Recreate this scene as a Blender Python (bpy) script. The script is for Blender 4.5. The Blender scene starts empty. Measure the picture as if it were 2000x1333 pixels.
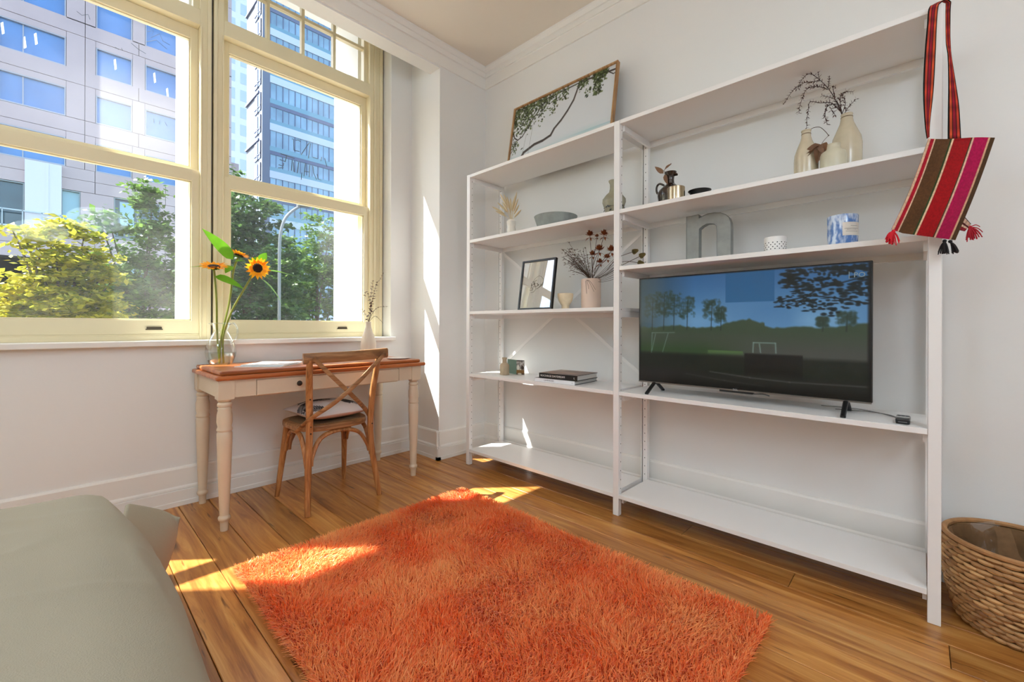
import bpy, math, random
import numpy as np
from mathutils import Vector, Matrix

SC = bpy.context.scene
COL = SC.collection

# ------------------------------------------------------------------ camera, sky, sun, lamps, exposure
CAM_H = 1.08
YAW, ROLL, FPX, CY = math.radians(43.587), math.radians(-0.18623), 840.68, 636.666
_R0 = np.array([[math.sin(YAW), -math.cos(YAW), 0], [0, 0, 1], [math.cos(YAW), math.sin(YAW), 0]])
_cr, _sr = math.cos(ROLL), math.sin(ROLL)
RM = np.array([[_cr, -_sr, 0], [_sr, _cr, 0], [0, 0, 1]]) @ _R0          # rows: right, up, forward
CAMP = np.array([0.0, 0.0, CAM_H])

cam_data = bpy.data.cameras.new('camera')
cam_data.sensor_width = 36.0
cam_data.lens = FPX / 2000.0 * 36.0
cam_data.shift_y = (CY - 666.5) / 2000.0
cam_data.clip_start = 0.02
cam_data.clip_end = 400
cam = bpy.data.objects.new('camera', cam_data)
COL.objects.link(cam)
M4 = Matrix.Identity(4)
for i in range(3):
    M4[i][0], M4[i][1], M4[i][2], M4[i][3] = RM[0][i], RM[1][i], -RM[2][i], CAMP[i]
cam.matrix_world = M4
SC.camera = cam

SUN_DIR = Vector((1.08, -1.0, -1.825)).normalized()
SUN_STRENGTH = 22.0
SKY_STRENGTH = 0.66
LAMP_POWER = 40.0
LAMP_COLOR = (.80, .94, 1.08)
world = bpy.data.worlds.new('sky')
SC.world = world
world.use_nodes = True
wn = world.node_tree
wn.nodes.clear()
sky = wn.nodes.new('ShaderNodeTexSky')
sky.sky_type = 'NISHITA'
sky.sun_disc = False
sky.sun_elevation = math.asin(-SUN_DIR.z)
sky.sun_rotation = math.atan2(-SUN_DIR.x, -SUN_DIR.y)
sky.dust_density = 1.5
bgn = wn.nodes.new('ShaderNodeBackground')
bgn.inputs['Strength'].default_value = SKY_STRENGTH
won = wn.nodes.new('ShaderNodeOutputWorld')
wn.links.new(sky.outputs[0], bgn.inputs[0])
wn.links.new(bgn.outputs[0], won.inputs[0])

sun_data = bpy.data.lights.new('sun', 'SUN')
sun_data.energy = SUN_STRENGTH
sun_data.angle = math.radians(0.53)
sun_data.color = (1.0, 0.96, 0.90)
sun = bpy.data.objects.new('sun', sun_data)
COL.objects.link(sun)
sun.rotation_euler = SUN_DIR.to_track_quat('-Z', 'Y').to_euler()
sun.location = (-20, 22, 40)

SC.view_settings.view_transform = 'Standard'
SC.view_settings.look = 'None'
SC.view_settings.gamma = 1.0
SC.view_settings.use_curve_mapping = False
SC.view_settings.exposure = 0.14
SC.cycles.use_denoising = True
SC.cycles.max_bounces = 10
SC.cycles.diffuse_bounces = 6
SC.cycles.transparent_max_bounces = 24
SC.cycles.sample_clamp_indirect = 6.0
SC.cycles.caustics_reflective = False
SC.cycles.caustics_refractive = False

rng = random.Random(7)
nrng = np.random.default_rng(11)


# ------------------------------------------------------------------ geometry helpers
def ray(px, py):
    return RM.T @ np.array([(px - 1000.0) / FPX, -(py - CY) / FPX, 1.0])


def P(px, py, x=None, y=None, z=None):
    """world point seen along a measured direction, on the plane x=, y= or z="""
    d = ray(px, py)
    if x is not None:
        t = x / d[0]
    elif y is not None:
        t = y / d[1]
    else:
        t = (z - CAM_H) / d[2]
    p = CAMP + d * t
    return Vector((float(p[0]), float(p[1]), float(p[2])))


def PD(px, py, dist):
    p = CAMP + ray(px, py) * dist
    return Vector((float(p[0]), float(p[1]), float(p[2])))


def depth(p):
    return float(RM[2] @ (np.array(p) - CAMP))


def mpp(p):
    return depth(p) / FPX


class MB:
    def __init__(self):
        self.v, self.f, self.m = [], [], []

    def add(self, vs, fs, mi=0):
        o = len(self.v)
        self.v += [tuple(p) for p in vs]
        self.f += [tuple(i + o for i in f) for f in fs]
        self.m += [mi] * len(fs)
        return self

    def box(self, x0, x1, y0, y1, z0, z1, mi=0):
        if x0 > x1: x0, x1 = x1, x0
        if y0 > y1: y0, y1 = y1, y0
        if z0 > z1: z0, z1 = z1, z0
        vs = [(x0, y0, z0), (x1, y0, z0), (x1, y1, z0), (x0, y1, z0), (x0, y0, z1), (x1, y0, z1), (x1, y1, z1), (x0, y1, z1)]
        fs = [(0, 3, 2, 1), (4, 5, 6, 7), (0, 1, 5, 4), (1, 2, 6, 5), (2, 3, 7, 6), (3, 0, 4, 7)]
        return self.add(vs, fs, mi)

    def obox(self, c, ax, ay, az, mi=0):
        """oriented box, half-axis vectors"""
        c, ax, ay, az = Vector(c), Vector(ax), Vector(ay), Vector(az)
        vs = []
        for k in (-1, 1):
            for a, b in ((-1, -1), (1, -1), (1, 1), (-1, 1)):
                vs.append(c + ax * a + ay * b + az * k)
        fs = [(0, 3, 2, 1), (4, 5, 6, 7), (0, 1, 5, 4), (1, 2, 6, 5), (2, 3, 7, 6), (3, 0, 4, 7)]
        return self.add(vs, fs, mi)

    def lathe(self, prof, c=(0, 0, 0), n=24, cap=True, mi=0, axis=None, squash=(1, 1)):
        c = Vector(c)
        if axis is None:
            ex, ey, ez = Vector((1, 0, 0)), Vector((0, 1, 0)), Vector((0, 0, 1))
        else:
            ez = Vector(axis).normalized()
            ex = ez.orthogonal().normalized()
            ey = ez.cross(ex)
        vs, fs = [], []
        for r, z in prof:
            for k in range(n):
                a = 2 * math.pi * k / n
                vs.append(c + ex * (r * math.cos(a) * squash[0]) + ey * (r * math.sin(a) * squash[1]) + ez * z)
        for i in range(len(prof) - 1):
            for k in range(n):
                a, b = i * n + k, i * n + (k + 1) % n
                fs.append((a, b, b + n, a + n))
        if cap:
            fs.append(tuple(range(n - 1, -1, -1)))
            fs.append(tuple((len(prof) - 1) * n + k for k in range(n)))
        return self.add(vs, fs, mi)

    def tube(self, pts, rad, n=8, mi=0, cap=True, flat=None, up=None):
        """swept tube; rad number or list; flat=(w,h) multipliers for an oval/rect section"""
        pts = [Vector(p) for p in pts]
        m = len(pts)
        rs = rad if isinstance(rad, (list, tuple)) else [rad] * m
        vs, fs = [], []
        ref = Vector(up) if up is not None else None
        prev = None
        for i, p in enumerate(pts):
            t = (pts[min(i + 1, m - 1)] - pts[max(i - 1, 0)])
            if t.length < 1e-9: t = Vector((0, 0, 1))
            t.normalize()
            if ref is not None:
                a = ref - t * ref.dot(t)
                if a.length < 1e-6: a = t.orthogonal()
            elif prev is None:
                a = t.orthogonal()
            else:
                a = prev - t * prev.dot(t)
                if a.length < 1e-6: a = t.orthogonal()
            a.normalize(); prev = a
            b = t.cross(a)
            fx, fy = flat if flat else (1, 1)
            for k in range(n):
                an = 2 * math.pi * (k + .5) / n
                ca, sa = math.cos(an), math.sin(an)
                if flat and n == 8:      # rounded rectangle
                    e = .55
                    ca = math.copysign(abs(ca) ** e, ca); sa = math.copysign(abs(sa) ** e, sa)
                vs.append(p + a * (rs[i] * fx * ca) + b * (rs[i] * fy * sa))
        for i in range(m - 1):
            for k in range(n):
                q, w = i * n + k, i * n + (k + 1) % n
                fs.append((q, w, w + n, q + n))
        if cap:
            fs.append(tuple(range(n - 1, -1, -1)))
            fs.append(tuple((m - 1) * n + k for k in range(n)))
        return self.add(vs, fs, mi)

    def ball(self, c, r, n=10, mi=0, squash=(1, 1, 1)):
        c = Vector(c)
        prof = []
        vs, fs = [], []
        k = max(4, n // 2 + 1)
        for i in range(1, k):
            th = math.pi * i / k
            for j in range(n):
                a = 2 * math.pi * j / n
                vs.append((c.x + r * squash[0] * math.sin(th) * math.cos(a), c.y + r * squash[1] * math.sin(th) * math.sin(a), c.z - r * squash[2] * math.cos(th)))
        for i in range(k - 2):
            for j in range(n):
                a, b = i * n + j, i * n + (j + 1) % n
                fs.append((a, b, b + n, a + n))
        s = len(vs); vs += [(c.x, c.y, c.z - r * squash[2]), (c.x, c.y, c.z + r * squash[2])]
        for j in range(n):
            fs.append((s, (j + 1) % n, j))
            o = (k - 2) * n
            fs.append((s + 1, o + j, o + (j + 1) % n))
        return self.add(vs, fs, mi)

    def prism(self, poly, axis, a0, a1, mi=0):
        """polygon of (u,v) pairs extruded along axis 'x' or 'y' between a0 and a1 ; (u,v)=(other horizontal, z)"""
        n = len(poly)
        vs = []
        for a in (a0, a1):
            for u, w in poly:
                vs.append((a, u, w) if axis == 'x' else (u, a, w))
        fs = [tuple(range(n)), tuple(range(2 * n - 1, n - 1, -1))]
        for i in range(n):
            j = (i + 1) % n
            fs.append((i, i + n, j + n, j))
        return self.add(vs, fs, mi)

    def leaf(self, base, direction, normal, length, width, curl=0.15, mi=0, seg=4, fold=.15, tip=.5):
        d = Vector(direction).normalized()
        nrm = Vector(normal)
        nrm = (nrm - d * nrm.dot(d))
        if nrm.length < 1e-6: nrm = d.orthogonal()
        nrm.normalize()
        s = d.cross(nrm)
        vs, fs = [], []
        for i in range(seg + 1):
            t = i / seg
            w = width * .5 * (math.sin(math.pi * min(1, t ** tip)) ** .8 if 0 < t < 1 else .03)
            c = Vector(base) + d * (length * t) - nrm * (curl * length * t * t)
            vs += [c - s * w + nrm * (fold * w), c, c + s * w + nrm * (fold * w)]
        for i in range(seg):
            a = i * 3
            fs += [(a, a + 1, a + 4, a + 3), (a + 1, a + 2, a + 5, a + 4)]
        return self.add(vs, fs, mi)

    def build(self, name, mat, parent=None, smooth=False, bevel=0.0, kind=None, label=None, angle=40):
        me = bpy.data.meshes.new(name)
        me.from_pydata(self.v, [], self.f)
        mats = mat if isinstance(mat, (list, tuple)) else [mat]
        for m in mats: me.materials.append(m)
        if len(mats) > 1:
            me.polygons.foreach_set('material_index', self.m)
        if smooth:
            me.polygons.foreach_set('use_smooth', [True] * len(me.polygons))
            try:
                me.set_sharp_from_angle(angle=math.radians(angle))
            except Exception:
                pass
        me.update()
        o = bpy.data.objects.new(name, me)
        COL.objects.link(o)
        if parent is not None:
            o.parent = parent
        if bevel > 0:
            b = o.modifiers.new('bevel', 'BEVEL')
            b.width = bevel; b.segments = 2; b.limit_method = 'ANGLE'
        if kind: o['kind'] = kind
        if label: o['label'] = label
        return o


def spline(pts, n=12, closed=False):
    """Catmull-Rom through points"""
    pts = [Vector(p) for p in pts]
    out = []
    m = len(pts)
    for i in range(m - 1):
        p0, p1, p2, p3 = pts[max(i - 1, 0)], pts[i], pts[i + 1], pts[min(i + 2, m - 1)]
        for k in range(n):
            t = k / n
            out.append(.5 * ((2 * p1) + (p2 - p0) * t + (2 * p0 - 5 * p1 + 4 * p2 - p3) * t * t + (3 * p1 - p0 - 3 * p2 + p3) * t ** 3))
    out.append(pts[-1])
    return out


def tag(o, label, cat, group=None):
    o['label'] = label
    o['category'] = cat
    if group: o['group'] = group
    return o


def thing(name, label, cat, loc=(0, 0, 0), group=None):
    o = bpy.data.objects.new(name, None)
    o.empty_display_size = .05
    o.location = loc
    COL.objects.link(o)
    if label: tag(o, label, cat, group)
    return o


def struct_empty(name):
    o = bpy.data.objects.new(name, None)
    COL.objects.link(o)
    o['kind'] = 'structure'
    return o


def copy_tree(o, shift, parent=None):
    c = o.copy()
    COL.objects.link(c)
    if parent is None:
        c.location = o.location + Vector(shift)
    else:
        c.parent = parent
    for ch in [q for q in bpy.data.objects if q.parent is o]:
        copy_tree(ch, shift, c)
    return c


# ------------------------------------------------------------------ materials
def lin(c):
    return tuple(((x / 12.92) if x <= .04045 else ((x + .055) / 1.055) ** 2.4) for x in c)


def rgb(r, g, b):
    return lin((r / 255., g / 255., b / 255.)) + (1.0,)


def new_mat(name):
    m = bpy.data.materials.new(name)
    m.use_nodes = True
    nt = m.node_tree
    return m, nt, nt.nodes['Principled BSDF']


def paint(name, col, rough=.5, bump=0.0, scale=60, var=0.0, metallic=0.0, spec=.5, vscale=6, detail=3):
    m, nt, b = new_mat(name)
    b.inputs['Base Color'].default_value = col
    b.inputs['Roughness'].default_value = rough
    b.inputs['Metallic'].default_value = metallic
    b.inputs['Specular IOR Level'].default_value = spec
    tc = nt.nodes.new('ShaderNodeTexCoord')
    if var > 0:
        n = nt.nodes.new('ShaderNodeTexNoise'); n.inputs['Scale'].default_value = vscale; n.inputs['Detail'].default_value = detail
        nt.links.new(tc.outputs['Object'], n.inputs['Vector'])
        r = nt.nodes.new('ShaderNodeValToRGB')
        r.color_ramp.elements[0].position = .3; r.color_ramp.elements[1].position = .7
        r.color_ramp.elements[0].color = tuple(max(0, x * (1 - var)) for x in col[:3]) + (1,)
        r.color_ramp.elements[1].color = tuple(min(1, x * (1 + var)) for x in col[:3]) + (1,)
        nt.links.new(n.outputs['Fac'], r.inputs[0]); nt.links.new(r.outputs[0], b.inputs['Base Color'])
    if bump > 0:
        n2 = nt.nodes.new('ShaderNodeTexNoise'); n2.inputs['Scale'].default_value = scale; n2.inputs['Detail'].default_value = 4
        nt.links.new(tc.outputs['Object'], n2.inputs['Vector'])
        bp = nt.nodes.new('ShaderNodeBump'); bp.inputs['Strength'].default_value = bump; bp.inputs['Distance'].default_value = .01
        nt.links.new(n2.outputs['Fac'], bp.inputs['Height']); nt.links.new(bp.outputs[0], b.inputs['Normal'])
    return m


def wood(name, cols, axis='y', rough=.4, scale=1.0, per_object=False, knots=False, bump=.15, contrast=1.0):
    """grain stretched along one axis"""
    m, nt, b = new_mat(name)
    L = nt.links
    tc = nt.nodes.new('ShaderNodeTexCoord')
    vec = tc.outputs['Object']
    if per_object:
        oi = nt.nodes.new('ShaderNodeObjectInfo')
        mul = nt.nodes.new('ShaderNodeVectorMath'); mul.operation = 'SCALE'
        comb = nt.nodes.new('ShaderNodeCombineXYZ')
        L.new(oi.outputs['Random'], comb.inputs[0]); L.new(oi.outputs['Random'], comb.inputs[1]); L.new(oi.outputs['Random'], comb.inputs[2])
        L.new(comb.outputs[0], mul.inputs[0]); mul.inputs['Scale'].default_value = 37.0
        add = nt.nodes.new('ShaderNodeVectorMath'); add.operation = 'ADD'
        L.new(vec, add.inputs[0]); L.new(mul.outputs[0], add.inputs[1]); vec = add.outputs[0]
    mp = nt.nodes.new('ShaderNodeMapping')
    s = {'x': (1.0, 16, 16), 'y': (16, 1.0, 16), 'z': (16, 16, 1.0)}[axis]
    mp.inputs['Scale'].default_value = tuple(q * scale for q in s)
    L.new(vec, mp.inputs['Vector'])
    n1 = nt.nodes.new('ShaderNodeTexNoise'); n1.inputs['Scale'].default_value = 1.6; n1.inputs['Detail'].default_value = 6; n1.inputs['Distortion'].default_value = .8
    n1.inputs['Roughness'].default_value = .62
    L.new(mp.outputs[0], n1.inputs['Vector'])
    r = nt.nodes.new('ShaderNodeValToRGB')
    e = r.color_ramp.elements
    lo, hi = .5 - .22 / contrast, .5 + .22 / contrast
    e[0].position = lo; e[0].color = cols[0]
    e[1].position = hi; e[1].color = cols[-1]
    for i, c in enumerate(cols[1:-1]):
        q = e.new(lo + (hi - lo) * (i + 1) / (len(cols) - 1)); q.color = c
    L.new(n1.outputs['Fac'], r.inputs[0])
    colr = r.outputs[0]
    if per_object:
        hsv = nt.nodes.new('ShaderNodeHueSaturation')
        mr = nt.nodes.new('ShaderNodeMapRange')
        mr.inputs['To Min'].default_value = .66; mr.inputs['To Max'].default_value = 1.15
        L.new(oi.outputs['Random'], mr.inputs['Value']); L.new(mr.outputs[0], hsv.inputs['Value'])
        L.new(colr, hsv.inputs['Color']); colr = hsv.outputs[0]
    if knots:
        mp2 = nt.nodes.new('ShaderNodeMapping')
        k = {'x': (1.1, 5.5, 5.5), 'y': (5.5, 1.1, 5.5), 'z': (5.5, 5.5, 1.1)}[axis]
        mp2.inputs['Scale'].default_value = k
        L.new(vec, mp2.inputs['Vector'])
        vo = nt.nodes.new('ShaderNodeTexVoronoi'); vo.inputs['Scale'].default_value = 1.0
        L.new(mp2.outputs[0], vo.inputs['Vector'])
        rk = nt.nodes.new('ShaderNodeValToRGB')
        rk.color_ramp.elements[0].position = .035; rk.color_ramp.elements[0].color = (.10, .07, .05, 1)
        rk.color_ramp.elements[1].position = .13; rk.color_ramp.elements[1].color = (1, 1, 1, 1)
        L.new(vo.outputs['Distance'], rk.inputs[0])
        # fine dark worm streaks
        mp3 = nt.nodes.new('ShaderNodeMapping'); mp3.inputs['Scale'].default_value = tuple(q * 2.6 for q in {'x': (2.2, 24, 24), 'y': (24, 2.2, 24), 'z': (24, 24, 2.2)}[axis])
        L.new(vec, mp3.inputs['Vector'])
        n3 = nt.nodes.new('ShaderNodeTexNoise'); n3.inputs['Scale'].default_value = .7; n3.inputs['Detail'].default_value = 2
        L.new(mp3.outputs[0], n3.inputs['Vector'])
        r3 = nt.nodes.new('ShaderNodeValToRGB')
        r3.color_ramp.elements[0].position = .27; r3.color_ramp.elements[0].color = (.25, .18, .13, 1)
        r3.color_ramp.elements[1].position = .33; r3.color_ramp.elements[1].color = (1, 1, 1, 1)
        L.new(n3.outputs['Fac'], r3.inputs[0])
        mx = nt.nodes.new('ShaderNodeMix'); mx.data_type = 'RGBA'; mx.blend_type = 'MULTIPLY'; mx.inputs['Factor'].default_value = .9
        L.new(colr, mx.inputs['A']); L.new(rk.outputs[0], mx.inputs['B'])
        mx2 = nt.nodes.new('ShaderNodeMix'); mx2.data_type = 'RGBA'; mx2.blend_type = 'MULTIPLY'; mx2.inputs['Factor'].default_value = .8
        L.new(mx.outputs['Result'], mx2.inputs['A']); L.new(r3.outputs[0], mx2.inputs['B'])
        colr = mx2.outputs['Result']
    L.new(colr, b.inputs['Base Color'])
    b.inputs['Roughness'].default_value = rough
    bp = nt.nodes.new('ShaderNodeBump'); bp.inputs['Strength'].default_value = bump; bp.inputs['Distance'].default_value = .004
    L.new(n1.outputs['Fac'], bp.inputs['Height']); L.new(bp.outputs[0], b.inputs['Normal'])
    return m


def thin_glass(name, tint=(1, 1, 1, 1), gloss=.10, edge=.35, dust=0.0, dust_scale=2.0, dust_col=(1, 1, 1, 1), dust_lo=.45, dust_hi=.75, haze=0.0, haze_at=(0, 0, 0), haze_r=.5):
    m = bpy.data.materials.new(name)
    m.use_nodes = True
    nt = m.node_tree; L = nt.links
    nt.nodes.clear()
    out = nt.nodes.new('ShaderNodeOutputMaterial')
    tr = nt.nodes.new('ShaderNodeBsdfTransparent'); tr.inputs[0].default_value = tint
    gl = nt.nodes.new('ShaderNodeBsdfGlossy'); gl.inputs['Roughness'].default_value = .01
    lw = nt.nodes.new('ShaderNodeLayerWeight'); lw.inputs['Blend'].default_value = .35
    mr = nt.nodes.new('ShaderNodeMapRange')
    mr.inputs['To Min'].default_value = gloss * .35; mr.inputs['To Max'].default_value = edge
    L.new(lw.outputs['Facing'], mr.inputs['Value'])
    mx = nt.nodes.new('ShaderNodeMixShader')
    L.new(mr.outputs[0], mx.inputs[0]); L.new(tr.outputs[0], mx.inputs[1]); L.new(gl.outputs[0], mx.inputs[2])
    last = mx.outputs[0]
    if dust > 0 or haze > 0:
        tc = nt.nodes.new('ShaderNodeTexCoord')
        n = nt.nodes.new('ShaderNodeTexNoise'); n.inputs['Scale'].default_value = dust_scale; n.inputs['Detail'].default_value = 6
        L.new(tc.outputs['Object'], n.inputs['Vector'])
        m2 = nt.nodes.new('ShaderNodeMapRange')
        m2.inputs['From Min'].default_value = dust_lo; m2.inputs['From Max'].default_value = dust_hi
        m2.inputs['To Min'].default_value = dust * .35; m2.inputs['To Max'].default_value = dust
        L.new(n.outputs['Fac'], m2.inputs['Value'])
        fac = m2.outputs[0]
        if haze > 0:     # soft bright patch that paints glare into the pane
            sub = nt.nodes.new('ShaderNodeVectorMath'); sub.operation = 'SUBTRACT'; sub.inputs[1].default_value = haze_at
            L.new(tc.outputs['Object'], sub.inputs[0])
            mpn = nt.nodes.new('ShaderNodeMapping'); mpn.inputs['Rotation'].default_value = (0, .25, 0); mpn.inputs['Scale'].default_value = (1 / haze_r, 1, 1.6 / haze_r)
            L.new(sub.outputs[0], mpn.inputs['Vector'])
            ln = nt.nodes.new('ShaderNodeVectorMath'); ln.operation = 'LENGTH'
            L.new(mpn.outputs[0], ln.inputs[0])
            m3 = nt.nodes.new('ShaderNodeMapRange'); m3.interpolation_type = 'SMOOTHSTEP'
            m3.inputs['From Min'].default_value = 0; m3.inputs['From Max'].default_value = 1
            m3.inputs['To Min'].default_value = haze; m3.inputs['To Max'].default_value = 0
            L.new(ln.outputs['Value'], m3.inputs['Value'])
            ad = nt.nodes.new('ShaderNodeMath'); ad.operation = 'ADD'; ad.use_clamp = True
            L.new(fac, ad.inputs[0]); L.new(m3.outputs[0], ad.inputs[1]); fac = ad.outputs[0]
        tl = nt.nodes.new('ShaderNodeBsdfTranslucent'); tl.inputs[0].default_value = dust_col
        mx2 = nt.nodes.new('ShaderNodeMixShader')
        L.new(fac, mx2.inputs[0]); L.new(last, mx2.inputs[1]); L.new(tl.outputs[0], mx2.inputs[2])
        last = mx2.outputs[0]
    L.new(last, out.inputs[0])
    return m


def leaf_mat(name, c1, c2, trans=.5, rough=.45, scale=9, gloss=.3):
    m, nt, b = new_mat(name)
    L = nt.links
    b.inputs['Roughness'].default_value = rough
    b.inputs['Specular IOR Level'].default_value = gloss
    g = nt.nodes.new('ShaderNodeNewGeometry')
    n = nt.nodes.new('ShaderNodeTexNoise'); n.inputs['Scale'].default_value = scale
    tc = nt.nodes.new('ShaderNodeTexCoord'); L.new(tc.outputs['Object'], n.inputs['Vector'])
    ad = nt.nodes.new('ShaderNodeMath'); ad.operation = 'ADD'
    mul = nt.nodes.new('ShaderNodeMath'); mul.operation = 'MULTIPLY'; mul.inputs[1].default_value = .6
    L.new(g.outputs['Random Per Island'], mul.inputs[0]); L.new(mul.outputs[0], ad.inputs[0])
    mu2 = nt.nodes.new('ShaderNodeMath'); mu2.operation = 'MULTIPLY'; mu2.inputs[1].default_value = .5
    L.new(n.outputs['Fac'], mu2.inputs[0]); L.new(mu2.outputs[0], ad.inputs[1])
    r = nt.nodes.new('ShaderNodeValToRGB')
    r.color_ramp.elements[0].position = .15; r.color_ramp.elements[0].color = c1
    r.color_ramp.elements[1].position = .85; r.color_ramp.elements[1].color = c2
    L.new(ad.outputs[0], r.inputs[0]); L.new(r.outputs[0], b.inputs['Base Color'])
    if trans > 0:
        t = nt.nodes.new('ShaderNodeBsdfTranslucent'); L.new(r.outputs[0], t.inputs[0])
        mx = nt.nodes.new('ShaderNodeMixShader'); mx.inputs[0].default_value = trans
        L.new(b.outputs[0], mx.inputs[1]); L.new(t.outputs[0], mx.inputs[2])
        L.new(mx.outputs[0], nt.nodes['Material Output'].inputs[0])
    return m


def attr_mat(name, rough=.7, emit=0.0, spec=.3, coat=0.0, bump=0.0, bscale=300):
    """colours come from the mesh's own colour attribute (flat print, weave, screen picture)"""
    m, nt, b = new_mat(name)
    a = nt.nodes.new('ShaderNodeAttribute'); a.attribute_name = 'print'
    b.inputs['Roughness'].default_value = rough
    b.inputs['Specular IOR Level'].default_value = spec
    b.inputs['Coat Weight'].default_value = coat
    b.inputs['Coat Roughness'].default_value = .02
    if emit > 0:
        b.inputs['Base Color'].default_value = (.004, .004, .004, 1)
        nt.links.new(a.outputs['Color'], b.inputs['Emission Color'])
        b.inputs['Emission Strength'].default_value = emit
    else:
        nt.links.new(a.outputs['Color'], b.inputs['Base Color'])
    if bump > 0:
        tc = nt.nodes.new('ShaderNodeTexCoord')
        n2 = nt.nodes.new('ShaderNodeTexNoise'); n2.inputs['Scale'].default_value = bscale
        nt.links.new(tc.outputs['Object'], n2.inputs['Vector'])
        bp = nt.nodes.new('ShaderNodeBump'); bp.inputs['Strength'].default_value = bump; bp.inputs['Distance'].default_value = .004
        nt.links.new(n2.outputs['Fac'], bp.inputs['Height']); nt.links.new(bp.outputs[0], b.inputs['Normal'])
    return m


def colour_verts(obj, cols):
    me = obj.data
    a = me.color_attributes.new('print', 'FLOAT_COLOR', 'POINT')
    c = np.ones((len(me.vertices), 4), dtype=np.float32)
    c[:, :3] = cols
    a.data.foreach_set('color', c.ravel())


def to_lin(img):
    img = np.clip(img, 0, 1)
    return np.where(img <= .04045, img / 12.92, ((img + .055) / 1.055) ** 2.4)


class Canvas:
    """tiny raster painter, sRGB floats, row 0 at the top"""
    def __init__(s, w, h, col=(1, 1, 1)):
        s.w, s.h = w, h
        s.a = np.ones((h, w, 3)) * np.array(col)
        s.X, s.Y = np.meshgrid(np.arange(w) + .5, np.arange(h) + .5)

    def blend(s, mask, col, k=1.0):
        m = np.clip(mask, 0, 1)[..., None] * k
        s.a = s.a * (1 - m) + np.array(col) * m

    def line(s, pts, wd, col, k=1.0, soft=.6):
        for (x0, y0), (x1, y1) in zip(pts[:-1], pts[1:]):
            dx, dy = x1 - x0, y1 - y0
            q = max(1e-6, dx * dx + dy * dy)
            t = np.clip(((s.X - x0) * dx + (s.Y - y0) * dy) / q, 0, 1)
            d = np.hypot(s.X - x0 - t * dx, s.Y - y0 - t * dy)
            s.blend((wd / 2 + soft / 2 - d) / soft, col, k)

    def blob(s, x, y, rx, ry, col, k=1.0, soft=.5, rot=0):
        c, n = math.cos(rot), math.sin(rot)
        u = ((s.X - x) * c + (s.Y - y) * n) / max(rx, 1e-3)
        v = (-(s.X - x) * n + (s.Y - y) * c) / max(ry, 1e-3)
        d = np.hypot(u, v)
        s.blend((1 - d) / soft + .5, col, k)

    def poly(s, pts, col, k=1.0):
        ins = np.zeros((s.h, s.w), bool)
        n = len(pts)
        for i in range(n):
            x0, y0 = pts[i]; x1, y1 = pts[(i + 1) % n]
            if y0 == y1: continue
            c = ((y0 > s.Y) != (y1 > s.Y)) & (s.X < (x1 - x0) * (s.Y - y0) / (y1 - y0) + x0)
            ins ^= c
        s.blend(ins.astype(float), col, k)

    def noise(s, cells, seed, amp):
        r = np.random.default_rng(seed)
        g = r.random((cells[1] + 2, cells[0] + 2))
        fx = s.X / s.w * cells[0]; fy = s.Y / s.h * cells[1]
        ix, iy = fx.astype(int), fy.astype(int)
        tx, ty = fx - ix, fy - iy
        tx = tx * tx * (3 - 2 * tx); ty = ty * ty * (3 - 2 * ty)
        v = g[iy, ix] * (1 - tx) * (1 - ty) + g[iy, ix + 1] * tx * (1 - ty) + g[iy + 1, ix] * (1 - tx) * ty + g[iy + 1, ix + 1] * tx * ty
        return (v - .5) * 2 * amp


def print_sheet(name, canvas, tl, tr, bl, mat, parent=None, warp=None):
    """grid mesh carrying the canvas colours; corners top-left, top-right, bottom-left"""
    w, h = canvas.w, canvas.h
    tl, tr, bl = np.array(tl), np.array(tr), np.array(bl)
    u = (np.arange(w)) / (w - 1); v = (np.arange(h)) / (h - 1)
    U, V = np.meshgrid(u, v)
    pts = tl + U[..., None] * (tr - tl) + V[..., None] * (bl - tl)
    if warp is not None:
        pts = warp(U, V, pts)
    idx = np.arange(w * h).reshape(h, w)
    q = np.stack([idx[:-1, :-1], idx[1:, :-1], idx[1:, 1:], idx[:-1, 1:]], -1).reshape(-1, 4)
    o = grid_obj(name, pts.reshape(-1, 3), q, mat, parent, smooth=True)
    colour_verts(o, to_lin(canvas.a).reshape(-1, 3))
    return o


def grid_obj(name, verts, quads, mat, parent=None, smooth=False, kind=None):
    me = bpy.data.meshes.new(name)
    nv, nf, k = len(verts), len(quads), quads.shape[1]
    me.vertices.add(nv)
    me.vertices.foreach_set('co', np.asarray(verts, dtype=np.float32).ravel())
    me.loops.add(nf * k)
    me.loops.foreach_set('vertex_index', np.asarray(quads, dtype=np.int32).ravel())
    me.polygons.add(nf)
    me.polygons.foreach_set('loop_start', np.arange(0, nf * k, k, dtype=np.int32))
    if smooth:
        me.polygons.foreach_set('use_smooth', np.ones(nf, dtype=bool))
    me.materials.append(mat)
    me.update(calc_edges=True)
    me.validate()
    o = bpy.data.objects.new(name, me)
    COL.objects.link(o)
    if parent is not None: o.parent = parent
    if kind: o['kind'] = kind
    return o


def text_mesh(name, body, size, origin, xdir, ydir, mat, parent, align='LEFT', extrude=.0004):
    cu = bpy.data.curves.new(name, 'FONT')
    cu.body = body; cu.size = size; cu.extrude = extrude; cu.align_x = align; cu.align_y = 'CENTER'
    cu.resolution_u = 2
    t = bpy.data.objects.new(name, cu)
    COL.objects.link(t)
    dg = bpy.context.evaluated_depsgraph_get()
    me = bpy.data.meshes.new_from_object(t.evaluated_get(dg))
    bpy.data.objects.remove(t); bpy.data.curves.remove(cu)
    x, y = Vector(xdir).normalized(), Vector(ydir).normalized()
    z = x.cross(y)
    mt = Matrix((x, y, z)).transposed().to_4x4()
    mt.translation = Vector(origin)
    me.transform(mt)
    me.materials.clear(); me.materials.append(mat)
    me.name = name
    o = bpy.data.objects.new(name, me)
    COL.objects.link(o)
    o.parent = parent
    return o


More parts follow.
